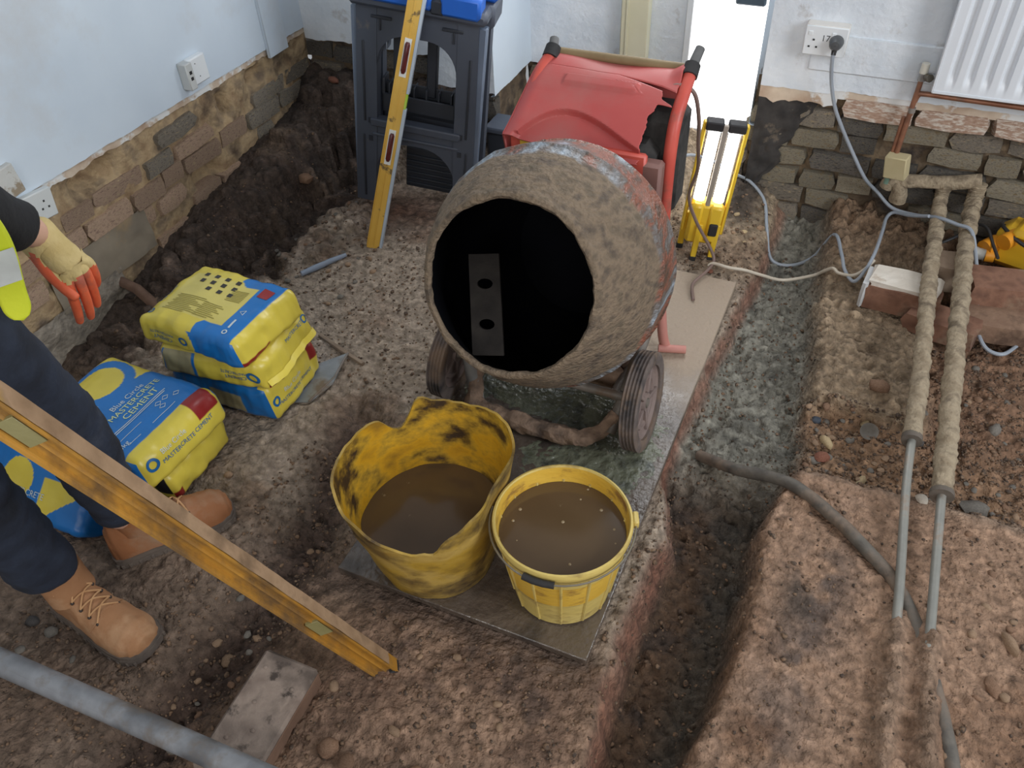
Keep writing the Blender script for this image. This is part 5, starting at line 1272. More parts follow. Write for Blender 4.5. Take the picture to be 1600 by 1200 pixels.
# boots
m_boot = mat('tan_nubuck', [W(144, 100, 66), W(162, 118, 82)], scale=9, rough=.8, bump=.3, bscale=90, dirt=W(182, 146, 112), dscale=8, damt=(.54, .74))
m_boot2 = mat('brown_nubuck', [W(132, 84, 50), W(150, 98, 62)], scale=9, rough=.8, bump=.3, bscale=90, dirt=W(150, 124, 100), dscale=7, damt=(.52, .74))
m_sole = mat('muddy_grey_brown_sole', [W(86, 76, 70), W(110, 98, 88)], scale=20, rough=.85, bump=.5, bscale=80)
m_lace = mat('tan_bootlace', [W(176, 132, 90), W(190, 148, 106)], scale=40, rough=.85, bump=.3, bscale=200)
m_eye = mat('dark_eyelet', [W(50, 40, 34)], rough=.5, bump=0)
def boot(heel, toe, z0, m):
    heel = Vector((heel[0], heel[1], z0)); toe = Vector((toe[0], toe[1], z0)); d = toe - heel; L = d.length; d.normalize(); s_ = Vector((-d.y, d.x, 0))
    X = Matrix(((d.x, s_.x, 0, heel.x), (d.y, s_.y, 0, heel.y), (0, 0, 1, z0), (0, 0, 0, 1)))
    xs = [0, .02, .07, .16, .28, .40, .52, .64, .76, .86, .94, .98, 1.0]
    ws = [.012, .026, .034, .037, .038, .041, .046, .051, .053, .051, .042, .028, .004]
    hs = [.05, .10, .13, .145, .145, .125, .105, .090, .079, .073, .062, .048, .022]
    def sec(i):
        t = i * (len(xs) - 1); k = min(int(t), len(xs) - 2); f = t - k; f2 = f * f * (3 - 2 * f)
        return [a[k] + (a[k + 1] - a[k]) * (f if a is xs else f2) for a in (xs, ws, hs)]
    def up(i, j):
        x, wd, h = sec(i); a = math.pi * j; cy = math.cos(a); sn = math.sin(a)
        y = wd * (abs(cy) ** .75) * (1 if cy > 0 else -1) * (1 - .28 * sn * sn if x > .5 else 1); z = .018 + (h - .018) * sn ** .72
        n = mnoise.noise((x * 9, y * 60, z * 60)) * .0022
        return Vector((x * L, y + n, z + n))
    w = MB(); w.X = X; w.grid(up, 60, 22)
    w.tube([(.085, 0, .09), (.078, 0, .13), (.074, 0, .165)], [.050, .049, .050], 20)
    b = w.build('boot', m, person)
    w = MB(); w.X = X
    def so(i, j):
        x, wd, h = sec(min(max(i, .004), .996)); a = 2 * math.pi * j
        return None
    O = [(sec(k / 30)[0] * L * 1.02 - .003, sec(k / 30)[1] + .005) for k in range(31)]
    poly = [(x, y, 0) for x, y in O] + [(x, -y, 0) for x, y in O[::-1]]
    w.prism(poly, (0, 0, 1), -.004, .012); w.prism([(p[0] * .995, p[1] * .96, 0) for p in poly], (0, 0, 1), .012, .022)
    for k in range(2, 28, 2):
        for sg in (-1, 1): w.box(O[k][0] - .004, O[k][0] + .004, sg * (O[k][1] - .004), sg * (O[k][1] + .0025), -.004, .008, .001)
    w.build('sole', m_sole, b)
    # tongue, laces and eyelets
    w = MB(); w.X = X; w.grid(lambda i, j: Vector((L * (.40 + .22 * i), .020 * (2 * j - 1) , .004 + (.128 - .155 * i * .27) - .010 * (2 * j - 1) ** 2)), 10, 6); w.build('tongue', m, b)
    for k in range(6):
        t = k / 5; x = L * (.30 + .36 * t); z = .148 - .062 * t ** .85; wy = .026 + .003 * t
        for sg in (-1, 1):
            w = MB(); w.X = X; w.ball((x, sg * wy, z - .010), .0042, .0042, .004, 8, 5); w.build('eyelet', m_eye, b)
        if k < 5:
            x2 = L * (.30 + .36 * (k + 1) / 5); z2 = .148 - .062 * ((k + 1) / 5) ** .85
            for sg in (-1, 1):
                w = MB(); w.X = X; w.tube(spline([(x, sg * wy, z - .006), ((x + x2) / 2, 0, (z + z2) / 2 + .010), (x2, -sg * wy, z2 - .006)], 5), .0021, 6); w.build('lace', m_lace, b)
    for sg in (-1, 1):
        w = MB(); w.X = X; w.tube(spline([(L * .30, 0, .15), (L * .28, sg * .022, .162), (L * .36, sg * .040, .140), (L * .33, sg * .02, .146)], 6), .0021, 6); w.build('lace', m_lace, b)
    w = MB(); w.X = X; w.tube([(L * .60, .046, .055), (L * .64, .040, .072), (L * .66, .02, .086), (L * .66, -.02, .086), (L * .64, -.040, .072), (L * .60, -.046, .055)], .0012, 6); w.build('toe_seam', m, b)
    return b
zb1 = gz(-1.28, .52) + .004; zb2 = gz(-1.31, .79) + .004
boot((-1.425, .535), (-1.140, .512), zb1, m_boot); boot((-1.392, .668), (-1.225, .905), zb2, m_boot2)
# ------------------------------------------------------------------ poles, pipes and conduit
m_galv = mat('galvanised_steel', [W(116, 118, 122), W(148, 150, 154), W(100, 102, 106)], scale=9, rough=.5, metal=.2, bump=.2, bscale=50, dirt=W(120, 108, 96), dscale=12, damt=(.5, .68))
w = MB(); w.tube([(-2.12, .325, .03), (-1.42, .348, .062), (-.83, .357, .088), (-.40, .363, .108)], .0242, 24); w.tube([(-2.12, .325, .03), (-.40, .363, .108)], .0205, 24)
T(w.build('scaffold_pole', m_galv, off=(-1.2, .35, .03)), 'thick grey steel scaffold pole lying across the bottom left corner', 'pole')
m_slab = mat('dusty_concrete_block', [W(118, 102, 92), W(144, 128, 116), W(96, 84, 76)], scale=14, rough=.85, bump=.8, bscale=60, dirt=W(70, 60, 54), dscale=20, damt=(.56, .64))
SB = frame((-.82, .468, gz(-.82, .468) - .01), (1, .03, -.06), (-.02, 1, .02))
w = MB(); w.X = SB
w.box(-.063, .063, -.128, .128, 0, .066, .006)
for (x, y) in ((-.03, -.06), (.01, -.03), (-.02, .02), (.035, .07), (-.04, .09), (.02, -.09)): w.ball((x, y, .0665), .005, .004, .002, 8, 5)
sb = w.build('concrete_block', m_slab, off=SB.translation); T(sb, 'grey concrete block lying on the ground between the level and the scaffold pole', 'block')
w = MB(); w.X = SB; w.box(.0625, .0655, -.122, .122, .004, .058, .001); w.build('muddy_side', mat('brown_muddy_side', [W(104, 78, 62), W(124, 96, 78)], scale=14, rough=.9, bump=.5), sb)

m_copper = mat('tarnished_grey_copper', [W(132, 132, 126), W(158, 156, 148)], scale=12, rough=.5, metal=.25, bump=.2, bscale=60, dirt=W(146, 122, 102), dscale=12, damt=(.52, .66))
m_lag = mat('dusty_felt_lagging', [W(136, 120, 98), W(166, 150, 126), W(116, 102, 84)], scale=22, rough=.95, bump=1.0, bscale=110, bdist=.006, dirt=W(104, 90, 74), dscale=12, damt=(.56, .7))
def lagged(pts, k_end, r, label):
    P = spline(pts, 8); base = Vector((pts[-2][0], pts[-2][1], 0)); root = empty('lagged_pipe', base, label, 'pipe')
    w = MB(); w.tube(P, .0105, 12); w.build('bare_pipe', m_copper, root)
    Q = P[:k_end]; Q2 = []
    for i in range(len(Q) - 1):
        for t in (0, .25, .5, .75): Q2.append(Q[i].lerp(Q[i + 1], t))
    Q2.append(Q[-1])
    w = MB(); w.tube(Q2, [r * (1 + .05 * math.sin(i * 1.7) + .05 * math.sin(i * .6)) for i in range(len(Q2))], 16, rn=.16); w.build('lagging', m_lag, root)
    w = MB(); w.tube([Q2[-2], Q2[-1] + (Q2[-1] - Q2[-2]).normalized() * .006], r * 1.12, 14); w.build('lagging_end', mat('grey_tape_collar', [W(92, 84, 76), W(112, 102, 92)], scale=20, rough=.8, bump=.4), root)
    return root
lagged([(.276, 2.742, .205), (.277, 2.72, .16), (.279, 2.55, .135), (.281, 2.302, .118), (.287, 2.08, .105), (.293, 1.867, .09), (.296, 1.547, .06), (.315, 1.235, .022), (.320, 1.06, -.002), (.323, .80, -.006)], 46, .022, 'left of two lagged pipes running along the ground, its bare lower end reaching nearer the tank of mortar'.replace(' reaching nearer the tank of mortar', ' longer'))
lagged([(.372, 2.742, .225), (.372, 2.72, .17), (.368, 2.534, .135), (.368, 2.25, .118), (.370, 1.994, .1), (.372, 1.70, .078), (.374, 1.49, .06), (.383, 1.132, .02), (.388, 1.00, -.002), (.390, .80, -.006)], 48, .0245, 'right of two lagged pipes running along the ground, the thicker one')
w = MB(); w.tube(spline([(.105, 2.735, .165), (.115, 2.735, .19), (.16, 2.735, .198), (.27, 2.738, .212), (.375, 2.742, .236)], 8), .022, 14, rn=.18)
w.tube(spline([(.135, 2.735, .195), (.15, 2.735, .165), (.152, 2.735, .12)], 5), .024, 12, rn=.18)
T(w.build('pipe_elbow', m_lag, off=(.2, 2.735, .12)), 'short lagged cross pipe joining the two pipes at the foot of the brick wall', 'pipe')
m_cond = mat('muddy_black_conduit', [W(74, 70, 66), W(104, 98, 90), W(56, 54, 52)], scale=10, rough=.7, bump=.5, bscale=70, dirt=W(122, 106, 92), dscale=9, damt=(.48, .64))
CPT = [(-.20, 1.60, -.115), (-.149, 1.565, -.085), (-.09, 1.531, -.055), (.042, 1.48, .005), (.156, 1.403, .018), (.233, 1.341, .016), (.303, 1.283, .004), (.352, 1.206, -.004), (.388, 1.102, .0), (.418, .998, .004), (.442, .90, .002), (.452, .81, 0), (.458, .70, -.004)]
w = MB(); w.tube(spline(CPT, 8), .0155, 14, rn=.08); T(w.build('conduit', m_cond, off=(.15, 1.3, 0)), 'dark muddy plastic conduit curving out of the trench and under the lagged pipes', 'conduit')

# ------------------------------------------------------------------ cables
m_gcab = mat('grey_blue_flex', [W(144, 151, 160), W(160, 167, 176)], scale=9, rough=.5, bump=.05)
m_bcab = mat('black_flex', [W(44, 44, 46), W(60, 58, 58)], scale=9, rough=.5, bump=.05)
m_wcab = mat('off_white_flex', [W(188, 176, 158), W(206, 196, 180)], scale=9, rough=.5, bump=.05)
def cable(name, pts, r, m, label):
    w = MB(); w.tube(spline(pts, 7), r, 8); mz = min(pts, key=lambda p: p[2])
    return T(w.build(name, m, off=mz), label, 'cable')
cable('socket_cable', [(-.148, 2.680, .612), (-.148, 2.674, .585), (-.144, 2.680, .55), (-.134, 2.69, .5), (-.110, 2.695, .43), (-.075, 2.70, .365), (-.025, 2.705, .285), (.035, 2.705, .20), (.085, 2.74, .14), (.144, 2.715, .105), (.219, 2.66, .125), (.275, 2.60, .163), (.33, 2.57, .168), (.372, 2.545, .168), (.402, 2.50, .115), (.428, 2.40, .06), (.445, 2.30, .018), (.456, 2.25, .0), (.486, 2.224, -.02), (.528, 2.224, -.022), (.57, 2.287, -.018), (.62, 2.36, -.015)], .0058, m_gcab, 'grey cable hanging from the wall plug, over the lagged pipes to the ground')
def gl(p, h=.006): return (p[0], p[1], max(p[2], gz(p[0], p[1]) + h))
cable('loop_cable', [gl(p) for p in [(-.62, 2.69, .12), (-.569, 2.76, .15), (-.48, 2.80, .12), (-.40, 2.79, .08), (-.333, 2.75, .05), (-.268, 2.70, .0), (-.232, 2.60, -.02), (-.195, 2.56, -.08), (-.128, 2.573, -.1), (-.062, 2.62, -.1), (-.012, 2.60, -.03), (.025, 2.5, .01), (.048, 2.42, .01), (.083, 2.375, .02)]] + [(.108, 2.40, .06), (.122, 2.47, .085), (.13, 2.60, .085), (.134, 2.68, .085), (.152, 2.700, .098), (.20, 2.66, .12), (.25, 2.612, .156)], .0056, m_gcab, 'grey cable looping behind the work light and across the wet trench')
cable('white_cable', [gl(p, .012 if p[0] < -.06 else .026) for p in [(-.366, 2.31, .01), (-.352, 2.318, .02), (-.30, 2.312, .02), (-.25, 2.33, .01), (-.198, 2.365, -.02), (-.131, 2.42, -.06), (-.045, 2.45, -.04), (-.01, 2.43, .0), (.012, 2.415, .012), (.032, 2.405, .02), (.075, 2.395, .02)]] + [(.105, 2.41, .05), (.125, 2.432, .075)], .0052, m_wcab, 'off-white cable lying across the trench from the board to the bricks')
cable('black_lead', [gl(p, .008) for p in [(.30, 2.62, .02), (.315, 2.66, .04), (.36, 2.69, .06)]] + [(.40, 2.69, .11), (.43, 2.66, .12), (.455, 2.60, .10), (.47, 2.54, .095)], .005, m_bcab, 'black lead draped behind the bricks by the yellow transformer')

# ------------------------------------------------------------------ bricks on the right
m_rb = mat('brown_red_brick', [W(112, 78, 62), W(140, 102, 82), W(96, 68, 56)], scale=14, rough=.9, bump=.6, bscale=60, dirt=W(150, 126, 104), dscale=9, damt=(.56, .7))
m_wb = mat('plaster_crust', [W(206, 196, 182), W(224, 216, 204)], scale=14, rough=.9, bump=.8, bscale=50, dirt=W(170, 148, 124), dscale=12, damt=(.56, .68))
def brick(c, sz, rz, m, label, seed):
    b = MB(); vs, fs = rough_block(seed, .05); X = Matrix.Translation(c) @ Matrix.Rotation(R(rz), 4, 'Z') @ Matrix.Diagonal((*sz, 1)); b.X = X; b.add(vs, fs)
    o = b.build('loose_brick', m, off=(c[0], c[1], c[2] - sz[2] / 2), angle=35); return T(o, label, 'brick', 'loose bricks on the right')
wb = brick((.225, 2.315, .045), (.205, .112, .085), -6, m_rb, 'loose brick with thick white plaster on top, left end of the row under the pipes', 3)
b = MB(); vs, fs = rough_block(5, .06); b.X = Matrix.Translation((.222, 2.318, .090)) @ Matrix.Rotation(R(-6), 4, 'Z') @ Matrix.Diagonal((.195, .108, .022, 1)); b.add(vs, fs); b.build('plaster_crust', m_wb, wb)
b = MB(); b.X = Matrix.Translation((.118, 2.322, .048)) @ Matrix.Rotation(R(-6), 4, 'Z'); vs, fs = rough_block(2, .06); b.X = b.X @ Matrix.Diagonal((.018, .10, .086, 1)); b.add(vs, fs); b.build('plaster_crust', mat('grey_white_plaster_end', [W(190, 190, 190), W(208, 208, 208)], scale=12, rough=.9, bump=.5), wb)
brick((.345, 2.245, .022), (.20, .10, .06), -14, m_rb, 'loose brown brick lying low between the two lagged pipes', 2)
brick((.33, 2.455, .07), (.115, .10, .085), 3, mat('dusty_grey_brown_brick', [W(136, 116, 98), W(156, 136, 116)], scale=14, rough=.9, bump=.6), 'loose dusty half brick between the pipes, behind the white-topped brick', 4)
brick((.50, 2.42, .068), (.215, .12, .075), 10, m_rb, 'loose smooth red-brown brick on top, right of the pipes', 6)
brick((.50, 2.315, .012), (.215, .115, .065), 6, mat('weathered_mid_brown_brick', [W(124, 96, 78), W(146, 118, 96)], scale=14, rough=.9, bump=.7, dirt=W(96, 74, 60), dscale=9), 'loose crumbly brown brick under the grey cable, at the right edge', 1)

# ------------------------------------------------------------------ yellow site transformer
TB = Vector((.545, 2.645, .0)); tr_ = empty('site_transformer', TB, 'yellow site transformer with plug, partly cut off by the right edge', 'transformer')
m_ty = mat('transformer_yellow', [W(222, 172, 34), W(232, 188, 56)], scale=6, rough=.45, bump=.1, dirt=W(176, 140, 60), dscale=10, damt=(.56, .7))
m_or = mat('orange_yellow_plug', [W(222, 142, 28), W(232, 160, 46)], scale=6, rough=.45, bump=.05)
TX = Matrix.Translation(TB) @ Matrix.Rotation(R(-18), 4, 'Z')
w = MB(); w.X = TX; w.box(-.085, .12, -.045, .085, .01, .15, .03); w.box(-.04, .12, -.06, .06, .13, .165, .015); w.build('housing', m_ty, tr_)
w = MB(); w.X = TX; w.box(-.03, .10, .0, .025, .16, .19, .01); w.build('carry_handle', m_ty, tr_)
for (x, z) in ((-.075, .085), (-.03, .125)):
    w = MB(); w.X = TX; w.tube([(x, -.02, z), (x - .02, -.065, z - .008)], .026, 16); so_ = w.build('socket_outlet', m_or, tr_)
w = MB(); w.X = TX; w.tube([(-.06, -.058, .06), (-.085, -.066, .058)], [.022, .022], 14); pg = w.build('plug', m_or, tr_)
w = MB(); w.X = TX; w.tube([(-.085, -.066, .058), (-.09, -.067, .058), (-.105, -.071, .057), (-.11, -.072, .057), (-.145, -.082, .055)], [.022, .019, .019, .021, .016], 14); w.build('plug_sleeve', mat('translucent_grey_white_plastic', [W(190, 188, 180), W(206, 204, 196)], scale=5, rough=.4), pg)
w = MB(); w.X = TX; w.tube(spline([(-.06, .06, .10), (-.08, .0, .135), (.0, -.07, .135), (.12, -.075, .115)], 6), .006, 8); w.build('lead', m_bcab, tr_)

# ------------------------------------------------------------------ radiator, valve, copper pipes, sockets
RB = Vector((.62, 2.70, .52)); rad = empty('radiator', RB, 'white ribbed panel radiator on the wall at the top right', 'radiator')
m_rad = mat('white_radiator_enamel', [W(224, 228, 234), W(232, 236, 240)], scale=3, rough=.3, bump=.02, dirt=W(216, 214, 212), dscale=5, damt=(.6, .8))
def corr(i, j):
    u = .150 + .95 * i; z = .528 + .57 * j
    t = ((u - .168) / .0455) % 1.0; e = min(1, max(0, min(j, 1 - j) - .045) / .03) * (1 if .165 < u < 1.085 else 0)
    prof = max(0.0, min(1.0, (abs(t - .5) - .12) / .16))
    return Vector((u, 2.668 + .013 * (1 - prof) * e, z))
w = MB(); w.grid(corr, 420, 34); w.build('front_panel', m_rad, rad, angle=50)
w = MB(); w.box(.150, 1.10, 2.685, 2.70, .53, 1.095, .004); w.box(.146, .153, 2.664, 2.70, .524, 1.10, .002); w.box(1.097, 1.104, 2.664, 2.70, .524, 1.10, .002); w.box(.148, 1.102, 2.664, 2.70, .522, .53, .002); w.build('rear_panel', m_rad, rad)
for x in (.32, .92):
    w = MB(); w.box(x - .02, x + .02, 2.70, 2.748, .56, .64, .003); w.build('bracket', m_rad, rad)
VB = Vector((.115, 2.705, .17)); vp = empty('radiator_feed_pipe', VB, 'brown copper feed pipe with white-capped radiator valve', 'pipe')
m_cop = mat('brown_copper', [W(138, 92, 70), W(160, 112, 88), W(112, 80, 66)], scale=14, rough=.45, metal=.4, bump=.15, dirt=W(120, 104, 92), dscale=10, damt=(.55, .68))
w = MB(); w.tube([(.113, 2.705, .545), (.106, 2.705, .30)], .0078, 10); w.build('copper_pipe', m_cop, vp)
w = MB(); w.tube([(.097, 2.712, .42), (.094, 2.712, .30)], .007, 10); w.build('copper_pipe', m_cop, vp)
w = MB(); w.tube(spline([(.113, 2.705, .475), (.118, 2.705, .495), (.135, 2.703, .502), (.30, 2.703, .500), (1.2, 2.703, .49)], 5), .0078, 10); w.build('copper_pipe', m_cop, vp)
w = MB(); w.tube([(.104, 2.705, .27), (.101, 2.715, .19)], .0075, 10); w.build('verdigris_pipe', mat('green_corroded_copper', [W(110, 140, 124), W(130, 156, 140)], scale=12, rough=.8, bump=.4), vp)
w = MB(); w.tube([(.113, 2.705, .44), (.112, 2.705, .455)], .0105, 10); w.build('solder_joint', mat('grey_solder', [W(120, 112, 106), W(140, 132, 124)], scale=12, rough=.5), vp)
w = MB(); w.tube([(.113, 2.705, .54), (.113, 2.705, .565)], [.0115, .0105], 12); w.tube([(.113, 2.705, .558), (.148, 2.70, .557)], [.008, .0085], 10); vb = w.build('valve_body', mat('dull_chrome', [W(140, 140, 140), W(168, 168, 168)], scale=10, rough=.3, metal=.7), vp)
w = MB(); w.tube([(.113, 2.705, .563), (.1135, 2.705, .592)], [.0125, .0115], 14); w.build('valve_cap', mat('off_white_cap', [W(214, 210, 196)], rough=.4, bump=0), vb)
w = MB(); w.tube([(.124, 2.695, .556), (.135, 2.682, .558)], [.0105, .012], 10); w.build('union_nut', mat('dark_brass', [W(92, 86, 76), W(110, 104, 92)], scale=10, rough=.4, metal=.5), vb)
m_bl = mat('beige_block', [W(186, 172, 132), W(200, 186, 148)], scale=9, rough=.8, bump=.2, dirt=W(160, 140, 104), dscale=8, damt=(.6, .72))
w = MB(); w.X = frame((.118, 2.690, .268), (.93, -.28, .12), (.28, .93, .1)); w.box(-.034, .034, -.022, .02, -.038, .038, .003)
T(w.build('pipe_block', m_bl, off=(.118, 2.69, .23)), 'small beige block fixed on the copper pipes against the brick wall', 'block')

m_sock = mat('white_socket_plastic', [W(230, 234, 236), W(236, 239, 241)], scale=4, rough=.35, bump=.02)
def holes(X, par, pts, s_=.003):
    for (x, z) in pts:
        w = MB(); w.X = X; w.box(x - s_, x + s_, -.0012, .004, z - s_ * .8, z + s_ * .8, 0); w.build('pin_hole', m_blk, par)
def pinset(cx, cz): return [(cx, cz + .011), (cx - .011, cz - .010), (cx + .011, cz - .010)]
SX = Matrix.Translation((-.181, 2.708, .621)); so1 = empty('double_socket', (-.181, 2.708, .577), 'white surface-mounted double socket with a plug in it, above the grey cable', 'socket')
w = MB(); w.X = SX; w.box(-.0625, .0625, .0, .044, -.044, .044, .003); w.build('back_box', mat('cream_shaded_box', [W(222, 216, 208), W(230, 226, 220)], scale=4, rough=.4, bump=.02), so1)
w = MB(); w.X = SX; w.box(-.0615, .0615, -.006, .001, -.043, .043, .002); fp = w.build('face_plate', m_sock, so1)
holes(Matrix.Translation((-.181, 2.7015, .621)), fp, pinset(-.034, -.008))
for x in (-.046, .022):
    w = MB(); w.X = SX; w.box(x - .006, x + .006, -.009, -.005, .016, .028, .001); w.build('switch', m_sock, fp)
cu = bpy.data.curves.new('n', 'FONT'); cu.body = '17'; cu.size = .026; cu.align_x = 'CENTER'; to = bpy.data.objects.new('n', cu); me = bpy.data.meshes.new_from_object(to); bpy.data.objects.remove(to); bpy.data.curves.remove(cu); me.materials.clear()
me.transform(Matrix.Translation((.0, 2.7015 - 2.708, .622 - .577)) @ Matrix.Rotation(R(90), 4, 'X')); me.name = 'handwritten_number'; nb = mesh_obj('handwritten_number', me, mat('pencil_grey', [W(70, 72, 76)], rough=.6, bump=0), fp)
w = MB(); w.X = Matrix.Translation((-.148, 2.70, .624)) @ Matrix.Rotation(R(90), 4, 'X'); w.lathe([(.001, .032), (.012, .031), (.018, .024), (.0205, .008), (.0215, .0), (.001, -.0)], 18)
pl = w.build('plug', mat('dark_grey_plug', [W(70, 72, 74), W(88, 90, 92)], scale=8, rough=.4, bump=.05, dirt=W(150, 130, 112), dscale=30, damt=(.6, .68)), off=(-.148, 2.70, .60)); T(pl, 'dark grey mains plug pushed into the right half of the wall socket', 'plug')
w = MB(); w.tube([(-.148, 2.682, .612), (-.148, 2.676, .594)], [.0085, .007], 10); w.build('cable_grip', m_blk, pl)

LX_ = frame((-2.128, 2.098, .512), (.06, .995, .03), (-1, .06, -.0)) 
so2 = empty('wall_phone_point', (-2.135, 2.098, .47), 'small white blank plate and phone point on the left wall plaster edge', 'socket')
w = MB(); w.box(-2.148, -2.110, 2.045, 2.078, .466, .555, .003); w.build('back_box', mat('grey_shaded_plastic', [W(190, 192, 190), W(204, 206, 204)], scale=5, rough=.4), so2)
w = MB(); w.box(-2.148, -2.122, 2.076, 2.158, .468, .556, .004); fp = w.build('face_plate', m_sock, so2)
for z in (.535, .490):
    w = MB(); w.box(-2.1225, -2.1215, 2.10 + (.54 - z) * .2, 2.1035 + (.54 - z) * .2, z, z + .0035, 0); w.build('screw', m_blk, fp)
for z in (.498, .518):
    w = MB(); w.box(-2.1105, -2.1095, 2.056, 2.068, z, z + .011, 0); w.build('port', m_blk, so2)
so3 = empty('double_socket', (-2.14, 1.34, .36), 'pale double socket hanging loose on the masonry beside the worker\'s sleeve', 'socket')
S3 = Matrix.Translation((-2.125, 1.345, .408)) @ Matrix.Rotation(R(-6), 4, 'X')
w = MB(); w.X = S3; w.box(-.022, .0, -.07, .07, -.043, .043, .003); fp = w.build('face_plate', mat('dusty_white_plastic', [W(200, 204, 204), W(214, 216, 214)], scale=6, rough=.45), so3)
for (y, z) in [(-.035 + a_, b_) for a_, b_ in ((0, .012), (-.011, -.009), (.011, -.009))] + [(.035 + a_, b_) for a_, b_ in ((0, .012), (-.011, -.009), (.011, -.009))]:
    w = MB(); w.X = S3; w.box(-.0005, .0006, y - .003, y + .003, z - .003, z + .003, 0); w.build('pin_hole', m_blk, fp)
so4 = empty('back_plate', (-2.14, 1.29, .46), 'cement-splashed square back plate on the left wall above the loose socket', 'plate')
w = MB(); w.X = Matrix.Translation((-2.13, 1.305, .508)) @ Matrix.Rotation(R(4), 4, 'X'); w.box(-.02, .0, -.044, .044, -.044, .044, .003); w.build('plate', mat('cement_splashed_plate', [W(190, 190, 186), W(206, 206, 202)], scale=14, rough=.7, bump=.4, dirt=W(150, 136, 116), dscale=26, damt=(.5, .6)), so4)

# ------------------------------------------------------------------ small things on the ground
w = MB(); zz = gz(-1.595, 1.89) + .012; w.tube([(-1.636, 1.815, zz), (-1.612, 1.86, zz), (-1.58, 1.92, zz), (-1.553, 1.967, zz)], [.009, .011, .010, .007], 10)
T(w.build('plastic_tube', mat('clear_plastic', [W(190, 204, 224)], rough=.12, bump=.2, bscale=30, trans=.55), off=(-1.595, 1.89, zz - .01)), 'crumpled clear plastic strip lying on the rubble behind the bags', 'plastic')
zz = gz(-1.27, 1.43) + .012
w = MB(); w.prism([(-1.345, 1.415, zz), (-1.262, 1.512, zz + .006), (-1.236, 1.385, zz - .002), (-1.258, 1.30, zz - .006), (-1.32, 1.27, zz)], (0, 0, 1), 0, .003); bl_ = w.build('shovel_blade', mat('scuffed_steel', [W(120, 124, 126), W(150, 152, 152)], scale=14, rough=.45, metal=.3, bump=.2, dirt=W(120, 106, 92), dscale=10), off=(-1.27, 1.40, zz)); T(bl_, 'grey steel shovel blade poking out from under the right-hand bag stack', 'shovel')
w = MB(); w.tube([(-1.262, 1.512, zz + .008), (-1.246, 1.41, zz + .002), (-1.262, 1.30, zz - .002)], .0035, 8); w.build('rolled_edge', m_gal, bl_)
zz = gz(-1.29, 1.53) + .006
w = MB(); w.tube([(-1.40, 1.566, zz), (-1.30, 1.53, zz), (-1.20, 1.495, gz(-1.2, 1.495) + .006)], [.007, .008, .007], 8, rn=.2); T(w.build('stick', mat('muddy_wood', [W(122, 104, 88), W(146, 128, 110)], scale=18, rough=.9, bump=.5), off=(-1.3, 1.53, zz - .006)), 'thin muddy stick half sunk in the earth beyond the shovel blade', 'stick')
w = MB(); w.tube([(-2.20, 1.535, gz(-2.1, 1.53) + .04), (-2.08, 1.522, gz(-2.05, 1.52) + .03), (-1.96, 1.505, gz(-1.96, 1.505) + .012)], .018, 12, rn=.15); T(w.build('pipe_stub', mat('rusty_brown_pipe', [W(96, 74, 62), W(122, 96, 80)], scale=16, rough=.9, bump=.7), off=(-2.08, 1.52, gz(-2.05, 1.52))), 'rusty brown pipe stub sticking out of the left wall behind the bags', 'pipe')

# ------------------------------------------------------------------ stones
def stone_mesh(seed, flat=.62):
    bm = bmesh.new(); bmesh.ops.create_icosphere(bm, subdivisions=2, radius=.5)
    for v in bm.verts:
        n = v.co.normalized(); d = 1 + .24 * mnoise.noise(n * 1.5 + Vector((seed * 3.1, 0, 0))) + .12 * mnoise.noise(n * 3.2 + Vector((seed, 5, 0)))
        v.co = n * .5 * d; v.co.z *= flat
    me = bpy.data.meshes.new('stone'); bm.to_mesh(me); bm.free(); me.polygons.foreach_set('use_smooth', [True] * len(me.polygons)); me.set_sharp_from_angle(angle=R(42)); return me
m_st = {k: mat('stone_' + k, [W(*c), W(*[min(255, x + 26) for x in c])], scale=16, rough=.85, bump=.4, bscale=60, rand=.15) for k, c in
        dict(brown=(118, 88, 66), grey=(100, 94, 86), tan=(132, 106, 82), dark=(58, 54, 52), red=(112, 66, 48), cream=(166, 144, 108), blue=(56, 62, 72), white=(188, 178, 164)).items()}
SM = {}
def stone(u, v, sx, sy, k, label, group=None, seed=None, sink=.25, rz=None):
    seed = random.randrange(9) if seed is None else seed
    if (seed, k) not in SM: me = stone_mesh(seed); me.materials.append(m_st[k]); SM[(seed, k)] = me
    o = bpy.data.objects.new('stone', SM[(seed, k)]); COL.objects.link(o); sz = (sx + sy) / 2
    o.scale = (sx, sy, sz); o.rotation_euler = (0, 0, random.uniform(0, 3) if rz is None else rz); o.location = (u, v, gz(u, v) + sz * .3 * (1 - sink * 1.4))
    return T(o, label, 'stone', group)
stone(.207, 1.905, .062, .042, 'brown', 'large smooth brown cobble under the edge of the broken slab, left of the pipes', rz=.1, seed=1)
sh = MB(); 
for (a_, b_) in ((.026, 1),): sh.lathe([(.001, -.010), (.014, -.008), (.022, 0), (.024, .006), (.020, .005), (.012, -.003), (.001, -.005)], 16)
shm = sh.mesh('hollow_stone'); o = mesh_obj('hollow_stone', shm, m_st['grey']); o.location = (.207, 1.772, gz(.207, 1.772) + .012); o.rotation_euler = (R(30), 0, 0); T(o, 'cup-shaped hollow grey stone between trench and left pipe', 'stone')
